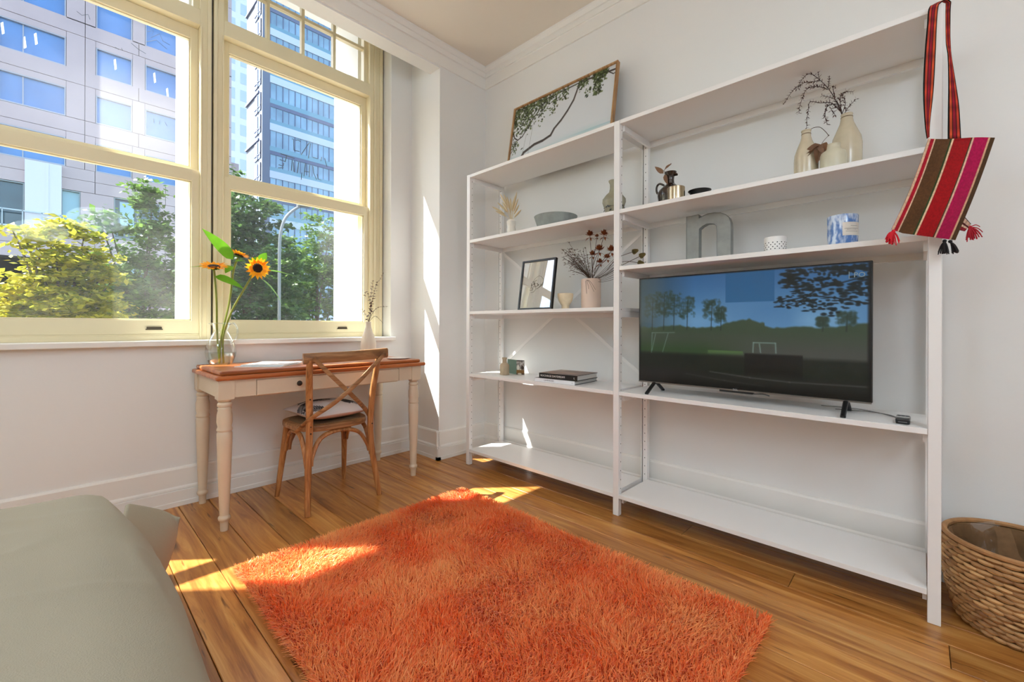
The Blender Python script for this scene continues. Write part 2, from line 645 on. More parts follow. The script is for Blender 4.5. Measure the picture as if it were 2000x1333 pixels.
WALL = paint('wall paint', rgb(229, 229, 227), .6, bump=.03, scale=90)
CEIL = paint('ceiling paint', rgb(232, 224, 212), .7, bump=.02, scale=80)
TRIM = paint('trim paint', rgb(233, 231, 226), .45)
CREAM = paint('cream window paint', rgb(232, 221, 186), .45, var=.02)
CREAM_D = paint('window gap', rgb(70, 60, 45), .8)
WHITE = paint('white shelf lacquer', rgb(236, 235, 233), .38)
EXTW = paint('white masonry', rgb(238, 236, 230), .8, bump=.08, scale=25)
BLACK = paint('black plastic', rgb(22, 22, 23), .35)
GAP_SHADE = paint('gap shade', rgb(45, 40, 36), .7)  # dark tone for the shade painted into the post slits
STEEL = paint('steel', rgb(150, 146, 140), .3, metallic=.9)
EMIT_LAMP, _nt, _b = new_mat('lamp diffuser')
_b.inputs['Emission Color'].default_value = LAMP_COLOR + (1,); _b.inputs['Emission Strength'].default_value = LAMP_POWER / (math.pi * .80)

# ------------------------------------------------------------------ room shell
XW, YW, ZC = 2.61, 3.225, 3.35          # shelf wall, window wall, ceiling
SILL_Z = .985

floor = MB().box(-4, XW + .1, -3.6, 3.5, -.12, -.021).build('floor', paint('subfloor', rgb(38, 24, 14), .9))
floor['kind'] = 'structure'
PLANK = wood('old kauri boards', [rgb(132, 76, 32), rgb(172, 110, 50), rgb(198, 138, 70), rgb(216, 164, 96)], 'y', rough=.30, scale=1.0, per_object=True, knots=True, bump=.08)
seams = [.342 - .147 * k for k in range(30, 0, -1)] + [.342, .489, .638, .784, .929, 1.086, 1.266, 1.45, 1.64, 1.798, 1.948, 2.086, 2.226, 2.37, 2.51, 2.64]
fixed = {(2.086, 2.226): [.40], (1.948, 2.086): [-.07], (1.798, 1.948): [-1.9], (1.64, 1.798): [-1.2], (2.226, 2.37): [.9]}
for a, b in zip(seams[:-1], seams[1:]):
    if a < -3.95: continue
    cuts = fixed.get((round(a, 3), round(b, 3)))
    if cuts is None:
        cuts = [rng.uniform(-2.8, -.6)] if a > -.6 else [rng.uniform(-2.5, 2.5)]
    ys = [-3.58] + sorted(cuts) + [3.21]
    for y0, y1 in zip(ys[:-1], ys[1:]):
        mb = MB()
        g, c, dz = .0015, .0022, -rng.uniform(0, .0012)
        xa, xb, ya, yb = a + g, b - g, y0 + .001, y1 - .001
        vs = [(xa, ya, -.02), (xb, ya, -.02), (xb, yb, -.02), (xa, yb, -.02),
              (xa, ya, dz - c), (xb, ya, dz - c), (xb, yb, dz - c), (xa, yb, dz - c),
              (xa + c, ya + c, dz), (xb - c, ya + c, dz), (xb - c, yb - c, dz), (xa + c, yb - c, dz)]
        fs = [(0, 3, 2, 1), (0, 1, 5, 4), (1, 2, 6, 5), (2, 3, 7, 6), (3, 0, 4, 7), (4, 5, 9, 8), (5, 6, 10, 9), (6, 7, 11, 10), (7, 4, 8, 11), (8, 9, 10, 11)]
        mb.add(vs, fs).build('plank', PLANK, floor)

w = MB().box(XW, XW + .15, -3.6, 3.5, -.1, 3.9).build('wall_right', WALL); w['kind'] = 'structure'
wl = MB()
wl.box(-4, 2.11, YW, 3.47, -.1, .955)
wl.box(1.912, 2.11, YW, 3.47, .955, 3.95)
wl.box(-4, -3.1, YW, 3.47, .955, 3.95)
w = wl.build('wall_left', WALL); w['kind'] = 'structure'
w = MB().box(2.11, XW, 2.82, 3.47, -.1, 3.95).build('wall_corner', WALL); w['kind'] = 'structure'
w = MB().box(-4, XW + .1, -3.75, -3.6, -.1, 3.4).build('wall_back', WALL); w['kind'] = 'structure'
w = MB().box(-4.15, -4, -3.6, 3.5, -.1, 3.95).build('wall_far', WALL); w['kind'] = 'structure'
cl = MB()
cl.box(-4.1, XW + .1, -3.7, 2.84, ZC, ZC + .1)
cl.box(-4.1, XW, 2.93, 3.47, 3.9, 4.0)
w = cl.build('ceiling', CEIL); w['kind'] = 'structure'
w = MB().box(-4, 2.112, 2.82, 2.95, 3.16, 3.95).build('trim_1', WALL); w['kind'] = 'structure'

crown = [(0, 3.172), (.012, 3.174), (.012, 3.262), (.016, 3.266), (.022, 3.268), (.022, 3.308), (.030, 3.312), (.048, 3.336), (.048, ZC), (0, ZC)]
w = MB().prism([(2.82 - d, z) for d, z in crown], 'x', -4, XW - .001).build('trim_2', TRIM); w['kind'] = 'structure'
w = MB().prism([(XW - d, z) for d, z in crown][::-1], 'y', -3.6, 2.819).build('trim_3', TRIM); w['kind'] = 'structure'

base = [(0, 0), (.030, 0), (.030, .026), (.026, .030), (.026, .090), (.019, .093), (.019, .097), (.024, .099), (.022, .108), (.014, .116), (.014, .216), (.009, .226), (0, .229)]
w = MB().prism([(YW - d, z) for d, z in base], 'x', -4, 2.11).build('baseboard_left', TRIM); w['kind'] = 'structure'
cb = MB()
cb.prism([(2.82 - d, z) for d, z in base], 'x', 2.08, XW)
cb.prism([(2.11 - d, z) for d, z in base][::-1], 'y', 2.79, YW)
w = cb.build('baseboard_corner', TRIM); w['kind'] = 'structure'
w = MB().prism([(XW - d, z) for d, z in base][::-1], 'y', -3.6, 2.82).build('baseboard_right', TRIM); w['kind'] = 'structure'

# window sill board
w = MB().box(-3.1, 1.932, 3.172, 3.36, .955, SILL_Z).build('trim_4', TRIM, bevel=.004); w['kind'] = 'structure'

# ------------------------------------------------------------------ windows
GLASS_LOW = thin_glass('old window glass', tint=(.95, .98, .97, 1), gloss=.02, edge=.10, dust=.030, dust_scale=2.2)
GLASS_CLR = thin_glass('clear window glass', tint=(.97, .98, .98, 1), gloss=.02, edge=.10, dust=.016, dust_scale=1.5)
UNIT = 1.165


def window_unit(c, name, upper_glass=None):
    W = struct_empty(name)
    f = MB()
    for s in (-1, 1):
        f.box(c + s * .5755, c + s * .518, 3.345, 3.50, SILL_Z, 3.84)
        f.box(c + s * .5755, c + s * .555, 3.335, 3.345, SILL_Z, 3.84)          # inner bead
        f.box(c + s * .528, c + s * .520, 3.339, 3.345, SILL_Z, 2.99)
    f.box(c - .5755, c + .5755, 3.345, 3.50, 3.78, 3.84)
    f.box(c - .518, c + .518, 3.352, 3.55, SILL_Z - .02, 1.022)
    f.box(c - .518, c + .518, 3.345, 3.352, SILL_Z, 1.012)
    f.box(c - .518, c + .518, 3.345, 3.49, 2.998, 3.098)
    f.build('frame', CREAM, W, bevel=.002)

    def sash(nm, y0, y1, z0, z1, bot, top, side=.0405):
        s = MB()
        s.box(c - .518, c - .518 + side, y0, y1, z0, z1)
        s.box(c + .518 - side, c + .518, y0, y1, z0, z1)
        s.box(c - .518, c + .518, y0 + .0005, y1 - .0005, z0, z0 + bot)
        s.box(c - .518, c + .518, y0 + .0005, y1 - .0005, z1 - top, z1)
        # glazing bead
        for xx in (c - .518 + side, c + .518 - side - .008):
            s.box(xx, xx + .008, y0 + .012, y1 - .008, z0 + bot, z1 - top)
        s.box(c - .48, c + .48, y0 + .012, y1 - .008, z0 + bot, z0 + bot + .008)
        s.box(c - .48, c + .48, y0 + .012, y1 - .008, z1 - top - .008, z1 - top)
        return s.build(nm, CREAM, W, bevel=.002)
    lo = sash('lower_sash', 3.358, 3.400, 1.022, 2.068, .085, .075)
    up = sash('upper_sash', 3.408, 3.455, 2.012, 2.998, .085, .072)
    MB().box(c - .518, c + .518, 3.402, 3.407, 2.03, 2.07).build('draught_strip', CREAM_D, W)
    MB().box(c - .48, c + .48, 3.379, 3.382, 1.105, 1.995).build('pane', GLASS_LOW, lo)
    MB().box(c - .48, c + .48, 3.430, 3.433, 2.095, 2.928).build('pane', upper_glass or GLASS_CLR, up)
    # horns and pulls
    m = MB()
    for s in (-1, 1):
        m.tube([(c + s * .30, 3.354, 1.056), (c + s * .30, 3.344, 1.060), (c + s * .30, 3.344, 1.048)], .004)
    MB().box(c + .26, c + .33, 3.349, 3.3585, 1.052, 1.066).box(c + .255, c + .335, 3.352, 3.3585, 1.048, 1.054).build('sash_lift', paint('aged brass', rgb(92, 84, 70), .4, metallic=.7), lo)
    # transom light, 4 x 2 panes
    t = MB()
    t.box(c - .518, c - .487, 3.385, 3.435, 3.098, 3.78); t.box(c + .487, c + .518, 3.385, 3.435, 3.098, 3.78)
    t.box(c - .518, c + .518, 3.3855, 3.4345, 3.098, 3.118); t.box(c - .518, c + .518, 3.3855, 3.4345, 3.755, 3.78)
    tr = t.build('transom_light', CREAM, W)
    for k in (-1, 0, 1):
        MB().box(c + k * .24 - .011, c + k * .24 + .011, 3.390, 3.430, 3.118, 3.755).build('muntin', CREAM, tr)
    MB().box(c - .487, c + .487, 3.391, 3.429, 3.389, 3.411).build('muntin', CREAM, tr)
    for k in range(4):
        for z0, z1 in ((3.118, 3.389), (3.411, 3.755)):
            x0 = c - .487 + .0 + k * .2435
            MB().box(x0 + .008, x0 + .236, 3.409, 3.411, z0, z1).build('pane', GLASS_CLR, tr)
    return W


C1 = 1.263
HAZE_GLASS = thin_glass('hazed window glass', tint=(.97, .98, .98, 1), gloss=.02, edge=.10, dust=.02, dust_scale=1.5, haze=.06, haze_at=(.05, 3.43, 2.30), haze_r=.75)  # glare on this pane is put into its material as a soft haze
w1 = window_unit(C1, 'window_1')
w2 = window_unit(C1 - UNIT, 'window_2', HAZE_GLASS)
w3 = window_unit(C1 - 2 * UNIT, 'window_3')
w4 = window_unit(C1 - 3 * UNIT, 'window_4')
# casing at the right end and the cover strips between the units
MB().box(C1 + .5765, 1.9035, 3.345, 3.50, SILL_Z, 3.9).box(1.872, 1.895, 3.337, 3.345, SILL_Z, 3.9).build('casing', CREAM, w1, bevel=.002)
MB().box(1.9035, 1.912, 3.37, 3.47, SILL_Z, 3.9).build('casing_gap', CREAM_D, w1)
for k, wk in ((1, w1), (2, w2), (3, w3)):
    cx = C1 - (k - .5) * UNIT
    MB().box(cx - .0068, cx - .0005, 3.352, 3.47, SILL_Z, 3.84).build('cover_strip', paint('pale weather strip', rgb(190, 186, 176), .5), wk)
    MB().box(cx - .0005, cx + .0068, 3.362, 3.47, SILL_Z, 3.84).build('mullion_gap', CREAM_D, wk)

# letters scratched backwards on the outside of the upper pane, and a few scrawls on the next pane
SCR = paint('scratched marker', rgb(84, 98, 104), .8)
up1 = [o for o in bpy.data.objects if o.parent is w1 and o.name.startswith('upper_sash')][0]
up2 = [o for o in bpy.data.objects if o.parent is w2 and o.name.startswith('upper_sash')][0]
st = [[(515, 325), (550, 330), (555, 550)], [(590, 350), (640, 345), (690, 380)], [(555, 550), (665, 575)],
      [(700, 640), (860, 400), (885, 420), (845, 710)], [(930, 690), (1030, 720)], [(1110, 690), (1095, 770)], [(1170, 710), (1190, 790), (1215, 880)],
      [(290, 620), (410, 660), (565, 715)], [(410, 660), (380, 780)], [(270, 735), (390, 780)], [(250, 840), (340, 870), (350, 810)], [(240, 905), (345, 900)],
      [(520, 750), (505, 960)], [(545, 790), (555, 980)], [(650, 790), (640, 880), (620, 1010)], [(785, 820), (755, 1070)], [(870, 850), (860, 1090)],
      [(770, 970), (860, 985)], [(935, 870), (950, 1010), (1010, 1140)], [(1020, 1030), (1040, 1130), (1100, 1150)], [(715, 1000), (700, 1140)]]
mb = MB()
for s in st:
    mb.tube([P(520 + x / 10.256, 240 + y / 10.256, y=3.435) for x, y in s], .0026, n=4)
mb.build('scratched_writing', SCR, up1)
mb = MB()
for s in ([(288, 62), (300, 60), (294, 74), (312, 66), (318, 80), (332, 88)], [(286, 82), (305, 78), (326, 96)], [(225, 92), (232, 97)], [(237, 94), (240, 99)], [(256, 84), (270, 96), (285, 105)], [(150, 22), (160, 30), (172, 28), (176, 38)], [(300, 232), (301, 240)], [(312, 236), (311, 243)], [(322, 238), (326, 246)]):
    mb.tube([P(x, y, y=3.435) for x, y in s], .0013, n=4)
mb.build('scratched_scrawl', SCR, up2)

# outside face of our own building: deep white piers, ledge and lintel
ow = MB()
for k in range(0, 4):
    x0 = C1 - .479 - k * UNIT - (UNIT - .958)
    ow.box(x0, x0 + UNIT - .958, 3.475, 3.93, .93, 3.80)
ow.box(C1 + .479, 3.2, 3.475, 3.93, .93, 3.80)
ow.box(-5, C1 - 3 * UNIT - .479 - .207, 3.475, 3.93, .93, 3.80)
ow.box(-5, 3.2, 3.475, 3.93, 3.80, 6)
ow.box(-5, 3.2, 3.475, 3.95, -5, .93)
w = ow.build('wall_outside', EXTW); w['kind'] = 'structure'

# ------------------------------------------------------------------ street outside
STONE = paint('pinkish stone cladding', rgb(198, 178, 174), .75, bump=.05, scale=3, var=.05, vscale=.5)
STONE_D = paint('cladding joint', rgb(96, 84, 84), .9)
GLZ = paint('blue office glazing', rgb(88, 136, 190), .08, spec=.8, var=.12, vscale=.6)
GLZ_D = paint('dark office glazing', rgb(52, 74, 80), .08, spec=.8, var=.25, vscale=.5)
GLZ_T = paint('pale teal glazing', rgb(150, 186, 192), .12, spec=.7, var=.12, vscale=.4)
FRM = paint('window frame grey', rgb(150, 160, 158), .5)
SASHG = paint('grey mullion', rgb(176, 178, 184), .5)
LIGHTTUBE = _lt = None
m_, nt_, b_ = new_mat('office tube light'); b_.inputs['Emission Color'].default_value = (1, 1, .95, 1); b_.inputs['Emission Strength'].default_value = 1.6; LIGHTTUBE = m_

w = MB().box(-120, 160, 4.2, 200, -5.2, -5.0).build('ground', paint('street asphalt', rgb(96, 94, 92), .9, bump=.1, scale=4)); w['kind'] = 'structure'

D = 40.0
bld = thing('office_building', 'pinkish stone office block with blue windows across the street', 'building', (0, D, -5))


def bpart(mb, name, mat, parent=bld, **k):
    mb.v = [(x, y - D, z + 5) for x, y, z in mb.v]
    return mb.build(name, mat, parent, **k)


core = MB().box(-16, 9.43, D + .30, D + 14, -5, 30)
bpart(core, 'core', STONE_D)
tops = [27.55 - 0 * 1, 25.85, 22.68, 19.54, 16.34, 13.10]          # window heads of the upper floors
wins = [(-9.6, -6.9, True), (-5.7, -2.98 + .0, False), (-2.51 - .0, .17, True), (1.69, 3.39, False), (4.21, 5.91, False), (6.7, 8.4, False)]
wins = [(-13.6, -10.9, 1), (-9.8, -7.1, 1), (-6.1, -3.4, 1), (-2.52, .17, 1), (1.69, 3.39, 0), (4.21, 5.91, 0), (6.73, 8.43, 0)]
for zt in [25.85, 22.68, 19.54, 16.34, 13.10]:
    zb = zt - 1.74
    for i, (xa, xb, big) in enumerate(wins):
        fr = MB()
        fr.box(xa - .06, xb + .06, D + .02, D + .16, zt, zt + .07).box(xa - .06, xb + .06, D + .02, D + .16, zb - .07, zb)
        fr.box(xa - .06, xa, D + .02, D + .16, zb, zt).box(xb, xb + .06, D + .02, D + .16, zb, zt)
        if big: fr.box(xa + .90, xa + .95, D + .10, D + .17, zb, zt)
        fo = bpart(fr, 'window', SASHG)
        bpart(MB().box(xa, xb, D + .17, D + .22, zb, zt), 'pane', GLZ, fo)
    # cladding: pier panels beside the windows, one course above
    edges = [-16] + [e for xa, xb, _ in wins for e in (xa - .07, xb + .07)] + [9.43]
    for xa, xb in zip(edges[0::2], edges[1::2]):
        if xb - xa > 1.3:
            xm = (1.11 if abs(xa - .24) < .1 else (xa + xb) / 2)
            cuts = [xa, xm, xb]
        else:
            cuts = [xa, xb]
        for q, r in zip(cuts[:-1], cuts[1:]):
            bpart(MB().box(q + .015, r - .015, D, D + .3, zb - .06, zt + .46), 'cladding_panel', STONE)
    zs = (zt + .49, zt + 1.40)
    xs = [-16, -13.7, -10.2, -6.6, -2.7, 1.11, 3.8, 6.3, 9.43]
    for q, r in zip(xs[:-1], xs[1:]):
        bpart(MB().box(q + .015, r - .015, D, D + .3, *zs), 'cladding_panel', STONE)
    # between head course and window head above the opening
    for xa, xb, _ in wins:
        bpart(MB().box(xa - .07, xb + .07, D + .01, D + .3, zt + .07, zt + .46), 'cladding_panel', STONE)
# office tubes seen in the upper windows
lt = MB()
for px, py in ((5, 55), (48, 83), (70, 76), (225, 126), (302, 152), (327, 182)):
    a = P(px, py, y=D + .165)
    bpart(MB().obox(a, (.05, 0, .06), (0, .002, 0), (-.03, 0, .33)), 'tube_light', LIGHTTUBE)
# lower storeys: big openings with white piers, balcony rail, dark windows
lo_z = [(9.72, 7.05), (5.15, 2.40), (.6, -2.2)]
xs_l = [(-13.2, -8.6, 'dark'), (-6.5, -1.58, 'dark'), (.10, 2.0 - 1.14, 'teal'), (2.59, 4.95, 'dark'), (5.9, 8.3, 'dark')]
for j, (zt, zb) in enumerate(lo_z):
    prev = -16
    for xa, xb, kd in xs_l:
        if j > 0 and kd == 'dark' and xa < -2: xb = -1.12
        if j == 1 and kd == 'teal': xa, xb, kd = -.2, .9, 'teal'
        fr = MB()
        fr.box(xa - .05, xb + .05, D + .02, D + .20, zt, zt + .06).box(xa - .05, xb + .05, D + .02, D + .20, zb - .08, zb)
        fr.box(xa - .05, xa, D + .02, D + .2, zb, zt).box(xb, xb + .05, D + .02, D + .2, zb, zt)
        if xb - xa > 2: fr.box((xa + xb) / 2 - .04, (xa + xb) / 2 + .04, D + .1, D + .2, zb, zt)
        fo = bpart(fr, 'window', FRM)
        bpart(MB().box(xa, xb, D + .2, D + .25, zb, zt), 'pane', GLZ_D if kd == 'dark' else GLZ_T, fo)
        if kd == 'dark':      # pale blind inside
            bl_ = MB().box(xa + .25, xa + (xb - xa) * .42, D + .18, D + .195, zb + .5, zt - .15)
            bpart(bl_, 'blind', GLZ_T, fo)
        if xa - .05 > prev:
            bpart(MB().box(prev + .012, xa - .062, D, D + .3, zb - .08, zt + .06), 'cladding_panel', STONE)
        prev = xb + .05
    bpart(MB().box(prev + .012, 9.43, D, D + .3, zb - .08, zt + .06), 'cladding_panel', STONE)
    zt2 = (11.3 if j == 0 else lo_z[j - 1][1] - .10)
    zmid = (zt + .09 + zt2) / 2
    xs = [-16, -11, -6.6, -2.7, 1.6, 5.3, 9.43]
    for q, r in zip(xs[:-1], xs[1:]):
        bpart(MB().box(q + .015, r - .015, D, D + .3, zt + .09, zmid - .012), 'cladding_panel', STONE)
        bpart(MB().box(q + .015, r - .015, D, D + .3, zmid + .012, zt2 - .02), 'cladding_panel', STONE)
# white pier and blinds at the loggia
bpart(MB().box(-1.50, .06, D - .25, D - .005, 6.95, 11.2).box(-.62, -.50, D - .29, D - .25, 6.95, 11.2), 'white_pier', paint('white painted pier', rgb(226, 224, 228), .6))
rl = MB().box(-6.5, .1, D - .42, D - .36, 7.95, 8.02).box(-6.5, .1, D - .42, D - .36, 6.98, 7.06)
for k in range(9): rl.box(-6.4 + k * .8, -6.36 + k * .8, D - .42, D - .38, 7.0, 8.0)
bpart(rl, 'balcony_rail', paint('pale rail', rgb(198, 210, 212), .5))
lbx = MB().box(9.46, 10.2, D + 1, D + 12, -5, 14.4)
lob = lbx.build('annex_building', STONE)
tag(lob, 'low stone annex at the right end of the pinkish office block', 'building')

# grey-blue tower
TD = 60.0
tx = P(512, 300, y=TD).x
txr = P(664, 60, y=TD).x
tower = thing('apartment_tower', 'tall blue-grey apartment tower with glass bands behind the stone office block', 'building', (tx, TD, -5))


def tpart(mb, name, mat, parent=tower, **k):
    mb.v = [(x - tx, y - TD, z + 5) for x, y, z in mb.v]
    return mb.build(name, mat, parent, **k)


TG = paint('tower concrete', rgb(86, 92, 104), .7)
TBAND = paint('white spandrel', rgb(206, 218, 234), .4)
TTEAL = paint('teal spandrel glass', rgb(122, 166, 180), .2, spec=.7)
TWIN = paint('tower window glass', rgb(142, 176, 194), .12, spec=.7, var=.25, vscale=.35)
TPUR = paint('slab edge', rgb(112, 122, 146), .7)
far_y = P(481, 300, x=tx).y
tpart(MB().box(tx + .02, txr, TD + .3, far_y, -5, 62), 'core', TG)
tpart(MB().box(tx, P(527, 300, y=TD).x, TD, TD + 1.2, -5, 62), 'corner_pillar', paint('pillar grey', rgb(120, 130, 146), .7))
zb = P(545, 250, y=TD).z
x0 = P(527, 300, y=TD).x
FL = 6.06
for k in range(-5, 7):
    z = zb + k * FL
    if z < -4: continue
    tpart(MB().box(x0, txr, TD + .02, TD + .3, z - .55, z + .35), 'spandrel_band', TBAND)
    tpart(MB().box(x0, txr, TD + .06, TD + .3, z + 1.9 + .55, z + 2.9), 'slab_edge', TPUR)
    tpart(MB().box(x0, txr, TD + .05, TD + .3, z + .35, z + 1.05 - .2), 'teal_band', TTEAL)
    tpart(MB().box(x0, txr, TD + .05, TD + .3, z + 2.9 + .0, z + 3.5), 'teal_band', TTEAL)
    for q0, q1 in ((z + .85, z + 2.45), (z + 3.5, z + 5.51)):
        n = 6
        for i in range(n):
            a = x0 + (txr - x0) * i / n; b = x0 + (txr - x0) * (i + 1) / n
            fo = tpart(MB().box(a + .02, a + .1, TD + .05, TD + .3, q0, q1).box((a + b) / 2, (a + b) / 2 + .06, TD + .1, TD + .3, q0, q1), 'window', TPUR)
            tpart(MB().box(a + .1, b + .02, TD + .14, TD + .29, q0, q1), 'pane', TWIN, fo)
SG = paint('side wall grey', rgb(84, 88, 98), .7)
TSW = paint('side window', rgb(112, 132, 164), .15, spec=.7)
ya, yb = P(510, 300, x=tx).y, P(498, 300, x=tx).y
for k in range(-5, 10):
    z = zb + k * FL / 2 * 2 - 1.2
    if z < -4: continue
    for s0, s1 in ((.2, 2.4), (3.0, 5.2)):
        fo = tpart(MB().box(tx - .12, tx + .01, ya, ya + .25, z + s0, z + s1).box(tx - .12, tx + .01, (ya + yb) / 2 - .15, (ya + yb) / 2 + .15, z + s0, z + s1).box(tx - .12, tx + .01, ya, yb, z + s0 + .5, z + s0 + .6), 'window', TPUR)
        tpart(MB().box(tx - .06, tx + .015, ya, yb, z + s0, z + s1), 'pane', TSW, fo)
    tpart(MB().box(tx - .16, tx + .01, TD + 1.2, far_y, z + 5.4, z + 5.65), 'string_course', TPUR)
# pale block far behind
wb = thing('pale_tower', 'bright white tower block in the gap between office block and blue tower', 'building', (28, 120, -5))
wa = MB().box(-8, 12, 0, 16, 0, 95)
wa.build('wall', paint('pale tower wall', rgb(232, 236, 240), .6), wb)
for k in range(20):
    for i in range(4):
        MB().box(-7.5 + i * 3.2, -5.4 + i * 3.2, -.06, .02, 6 + k * 4.2, 8.6 + k * 4.2).build('window', paint('pale tower window', rgb(196, 212, 226), .3) if (k, i) == (0, 0) else bpy.data.materials['pale tower window'], wb)

# trees along the street, one crown and trunk each
BARK = paint('tree bark', rgb(92, 80, 66), .9, bump=.3, scale=20)
LEAF_Y = leaf_mat('sunlit yellow green leaves', rgb(96, 118, 18), rgb(206, 190, 60), .6, scale=.9)
LEAF_G = leaf_mat('mid green leaves', rgb(46, 80, 32), rgb(108, 136, 60), .4, scale=.8)
LEAF_D = leaf_mat('dark green leaves', rgb(36, 62, 30), rgb(86, 116, 58), .35, scale=.8)


def tree(name, label, base, blobs, mat, n, size, trunk_r=.12, limbs=True):
    """blobs: (centre, radii) lobes of the crown; leaves are small folded cards in sprays"""
    t = thing(name, label, 'tree', base, 'street trees')
    bx = np.array(base)
    tot = sum(r[0] * r[1] * r[2] for _, r in blobs)
    V, Q = [], []
    for c, r in blobs:
        k = int(n * r[0] * r[1] * r[2] / tot)
        ns = max(6, k // 34)                     # sprays
        d = nrng.normal(size=(ns, 3)); d /= np.linalg.norm(d, axis=1)[:, None]
        rad = nrng.random((ns, 1)) ** .45
        sc = np.array(c) + d * rad * np.array(r)
        idx = nrng.integers(0, ns, k)
        pos = sc[idx] + nrng.normal(size=(k, 3)) * np.array([1, 1, .30]) * size * 2.0
        u = nrng.normal(size=(k, 3)); u[:, 2] *= .35; u /= np.linalg.norm(u, axis=1)[:, None]
        w = np.cross(u, nrng.normal(size=(k, 3)) * .5 + np.array([0, 0, 1.0])); w /= np.linalg.norm(w, axis=1)[:, None]
        s = size * (0.6 + .8 * nrng.random((k, 1)))
        p0 = pos - u * s; p1 = pos + w * s * .62; p2 = pos + u * s; p3 = pos - w * s * .62
        V.append(np.stack([p0, p1, p2, p3], 1).reshape(-1, 3) - bx)
    V = np.concatenate(V)
    q = np.arange(len(V)).reshape(-1, 4)
    grid_obj('foliage', V, q, mat, t, kind='stuff')
    mb = MB()
    top = Vector(blobs[0][0]) - Vector(base)
    mb.tube(spline([(0, 0, 0), (top.x * .2, top.y * .2, top.z * .45), tuple(top)], 5), [trunk_r * (1 - .06 * i) for i in range(11)], n=7)
    for c, r in blobs[1:]:
        e = Vector(c) - Vector(base)
        mb.tube(spline([(top.x * .2, top.y * .2, top.z * .5), tuple((top * .45 + e * .45)), tuple(e)], 4), [.05 - .005 * i for i in range(9)], n=5)
    mb.build('trunk', BARK, t)
    return t


def blob(px, py, y, r):
    return (tuple(P(px, py, y=y)), r if isinstance(r, tuple) else (r, r, r * .8))


G0 = -5.0
a = P(110, 640, y=13)
tree('maple_tree', 'yellow green maple close outside the left window, lit from behind', (a.x, 13, G0),
     [blob(120, 600, 13, (1.0, .9, .55)), blob(60, 612, 12.6, (.9, .7, .22)), blob(130, 530, 13, (.75, .7, .5)), blob(45, 452, 12.8, (.30, .3, .14)), blob(95, 440, 13, (.40, .4, .2)),
      blob(22, 445, 12.6, (.16, .2, .08)), blob(70, 480, 12.8, (.30, .3, .16)), blob(165, 460, 13, (.35, .4, .25)), blob(205, 530, 13.2, (.38, .4, .16)), blob(50, 545, 12.7, (.60, .4, .10)), blob(80, 572, 12.7, (.70, .4, .10)), blob(220, 548, 13, (.26, .3, .08)), blob(180, 500, 13, (.4, .4, .25)), blob(110, 500, 12.7, (.45, .4, .25)), blob(205, 590, 13, (.35, .4, .25))], LEAF_Y, 9000, .068)
a = P(265, 640, y=17)
tree('street_tree', 'grey green street tree at the right edge of the left window', (a.x, 17, G0),
     [blob(270, 590, 17, (1.9, 1.2, 1.1)), blob(300, 440, 17, (1.0, .8, .7)), blob(300, 385, 17.2, (.75, .7, .5)), blob(235, 520, 17, (.9, .8, .8)), blob(320, 520, 17.4, (1.2, 1, 1.0)), blob(215, 440, 17.2, (.5, .5, .45)), blob(190, 420, 17.4, (.4, .4, .25))], LEAF_G, 9000, .085)
a = P(480, 640, y=18)
tree('street_tree', 'dark green street tree left of the street lamp', (a.x, 18, G0),
     [blob(490, 520, 18, (2.0, 1.5, 1.5)), blob(480, 430, 18, (1.7, 1.2, 1.0)), blob(500, 395, 18.3, (1.3, 1, .55)), blob(450, 480, 18, (1.4, 1.2, 1.5)), blob(470, 600, 18, (2.4, 1.5, 1.3)), blob(530, 600, 17.6, (1.2, 1, 1.0)), blob(455, 330, 18.6, (.35, .4, .35))], LEAF_D, 11500, .10)
a = P(610, 640, y=21)
tree('street_tree', 'broad green street tree right of the street lamp', (a.x, 21, G0),
     [blob(620, 560, 21, (2.6, 1.7, 1.5)), blob(580, 540, 21.3, (1.6, 1.3, 1.3)), blob(640, 480, 21, (2.0, 1.3, 1.2)), blob(648, 430, 21, (1.2, 1, .7)), blob(600, 610, 20.6, (2.4, 1.4, .9)), blob(700, 520, 21.5, (2.4, 1.5, 1.7)), blob(560, 480, 21.6, (.9, .8, .55))], LEAF_G, 11000, .105)
a = P(560, 640, y=26)
tree('street_tree', 'far green tree in the gap behind the street lamp', (a.x, 26, G0),
     [blob(570, 560, 26, (3.0, 1.6, 1.7)), blob(545, 500, 26, (1.6, 1.2, 1.1)), blob(600, 520, 26.4, (2.0, 1.4, 1.1)), blob(480, 560, 26, (3, 1.5, 1.6)), blob(400, 560, 26, (3, 1.5, 1.6)), blob(640, 590, 26, (3, 1.5, 1.3))], LEAF_D, 9000, .13)

lamp = thing('street_lamp', 'curved grey street lamp standing among the trees', 'street lamp', tuple(P(545.5, 640, y=14.6)[:2]) + (-5,))
lb = Vector(lamp.location)
lpts = [Vector((lb.x, lb.y, -5)), P(545.5, 560, y=14.6), P(546, 480, y=14.6), P(549, 450, y=14.6), P(557, 427, y=14.6), P(570, 413, y=14.6), P(584, 404, y=14.6)]
MB().tube([p - lb for p in spline(lpts, 6)], .045, n=8).build('pole', paint('lamp pole grey', rgb(122, 122, 120), .4, metallic=.5), lamp, smooth=True)
hd = P(593, 402, y=14.6) - lb
MB().obox(hd, (.20, 0, .03), (0, .09, 0), (-.006, 0, .04)).build('lamp_head', paint('lamp head grey', rgb(110, 108, 106), .4), lamp, bevel=.02)

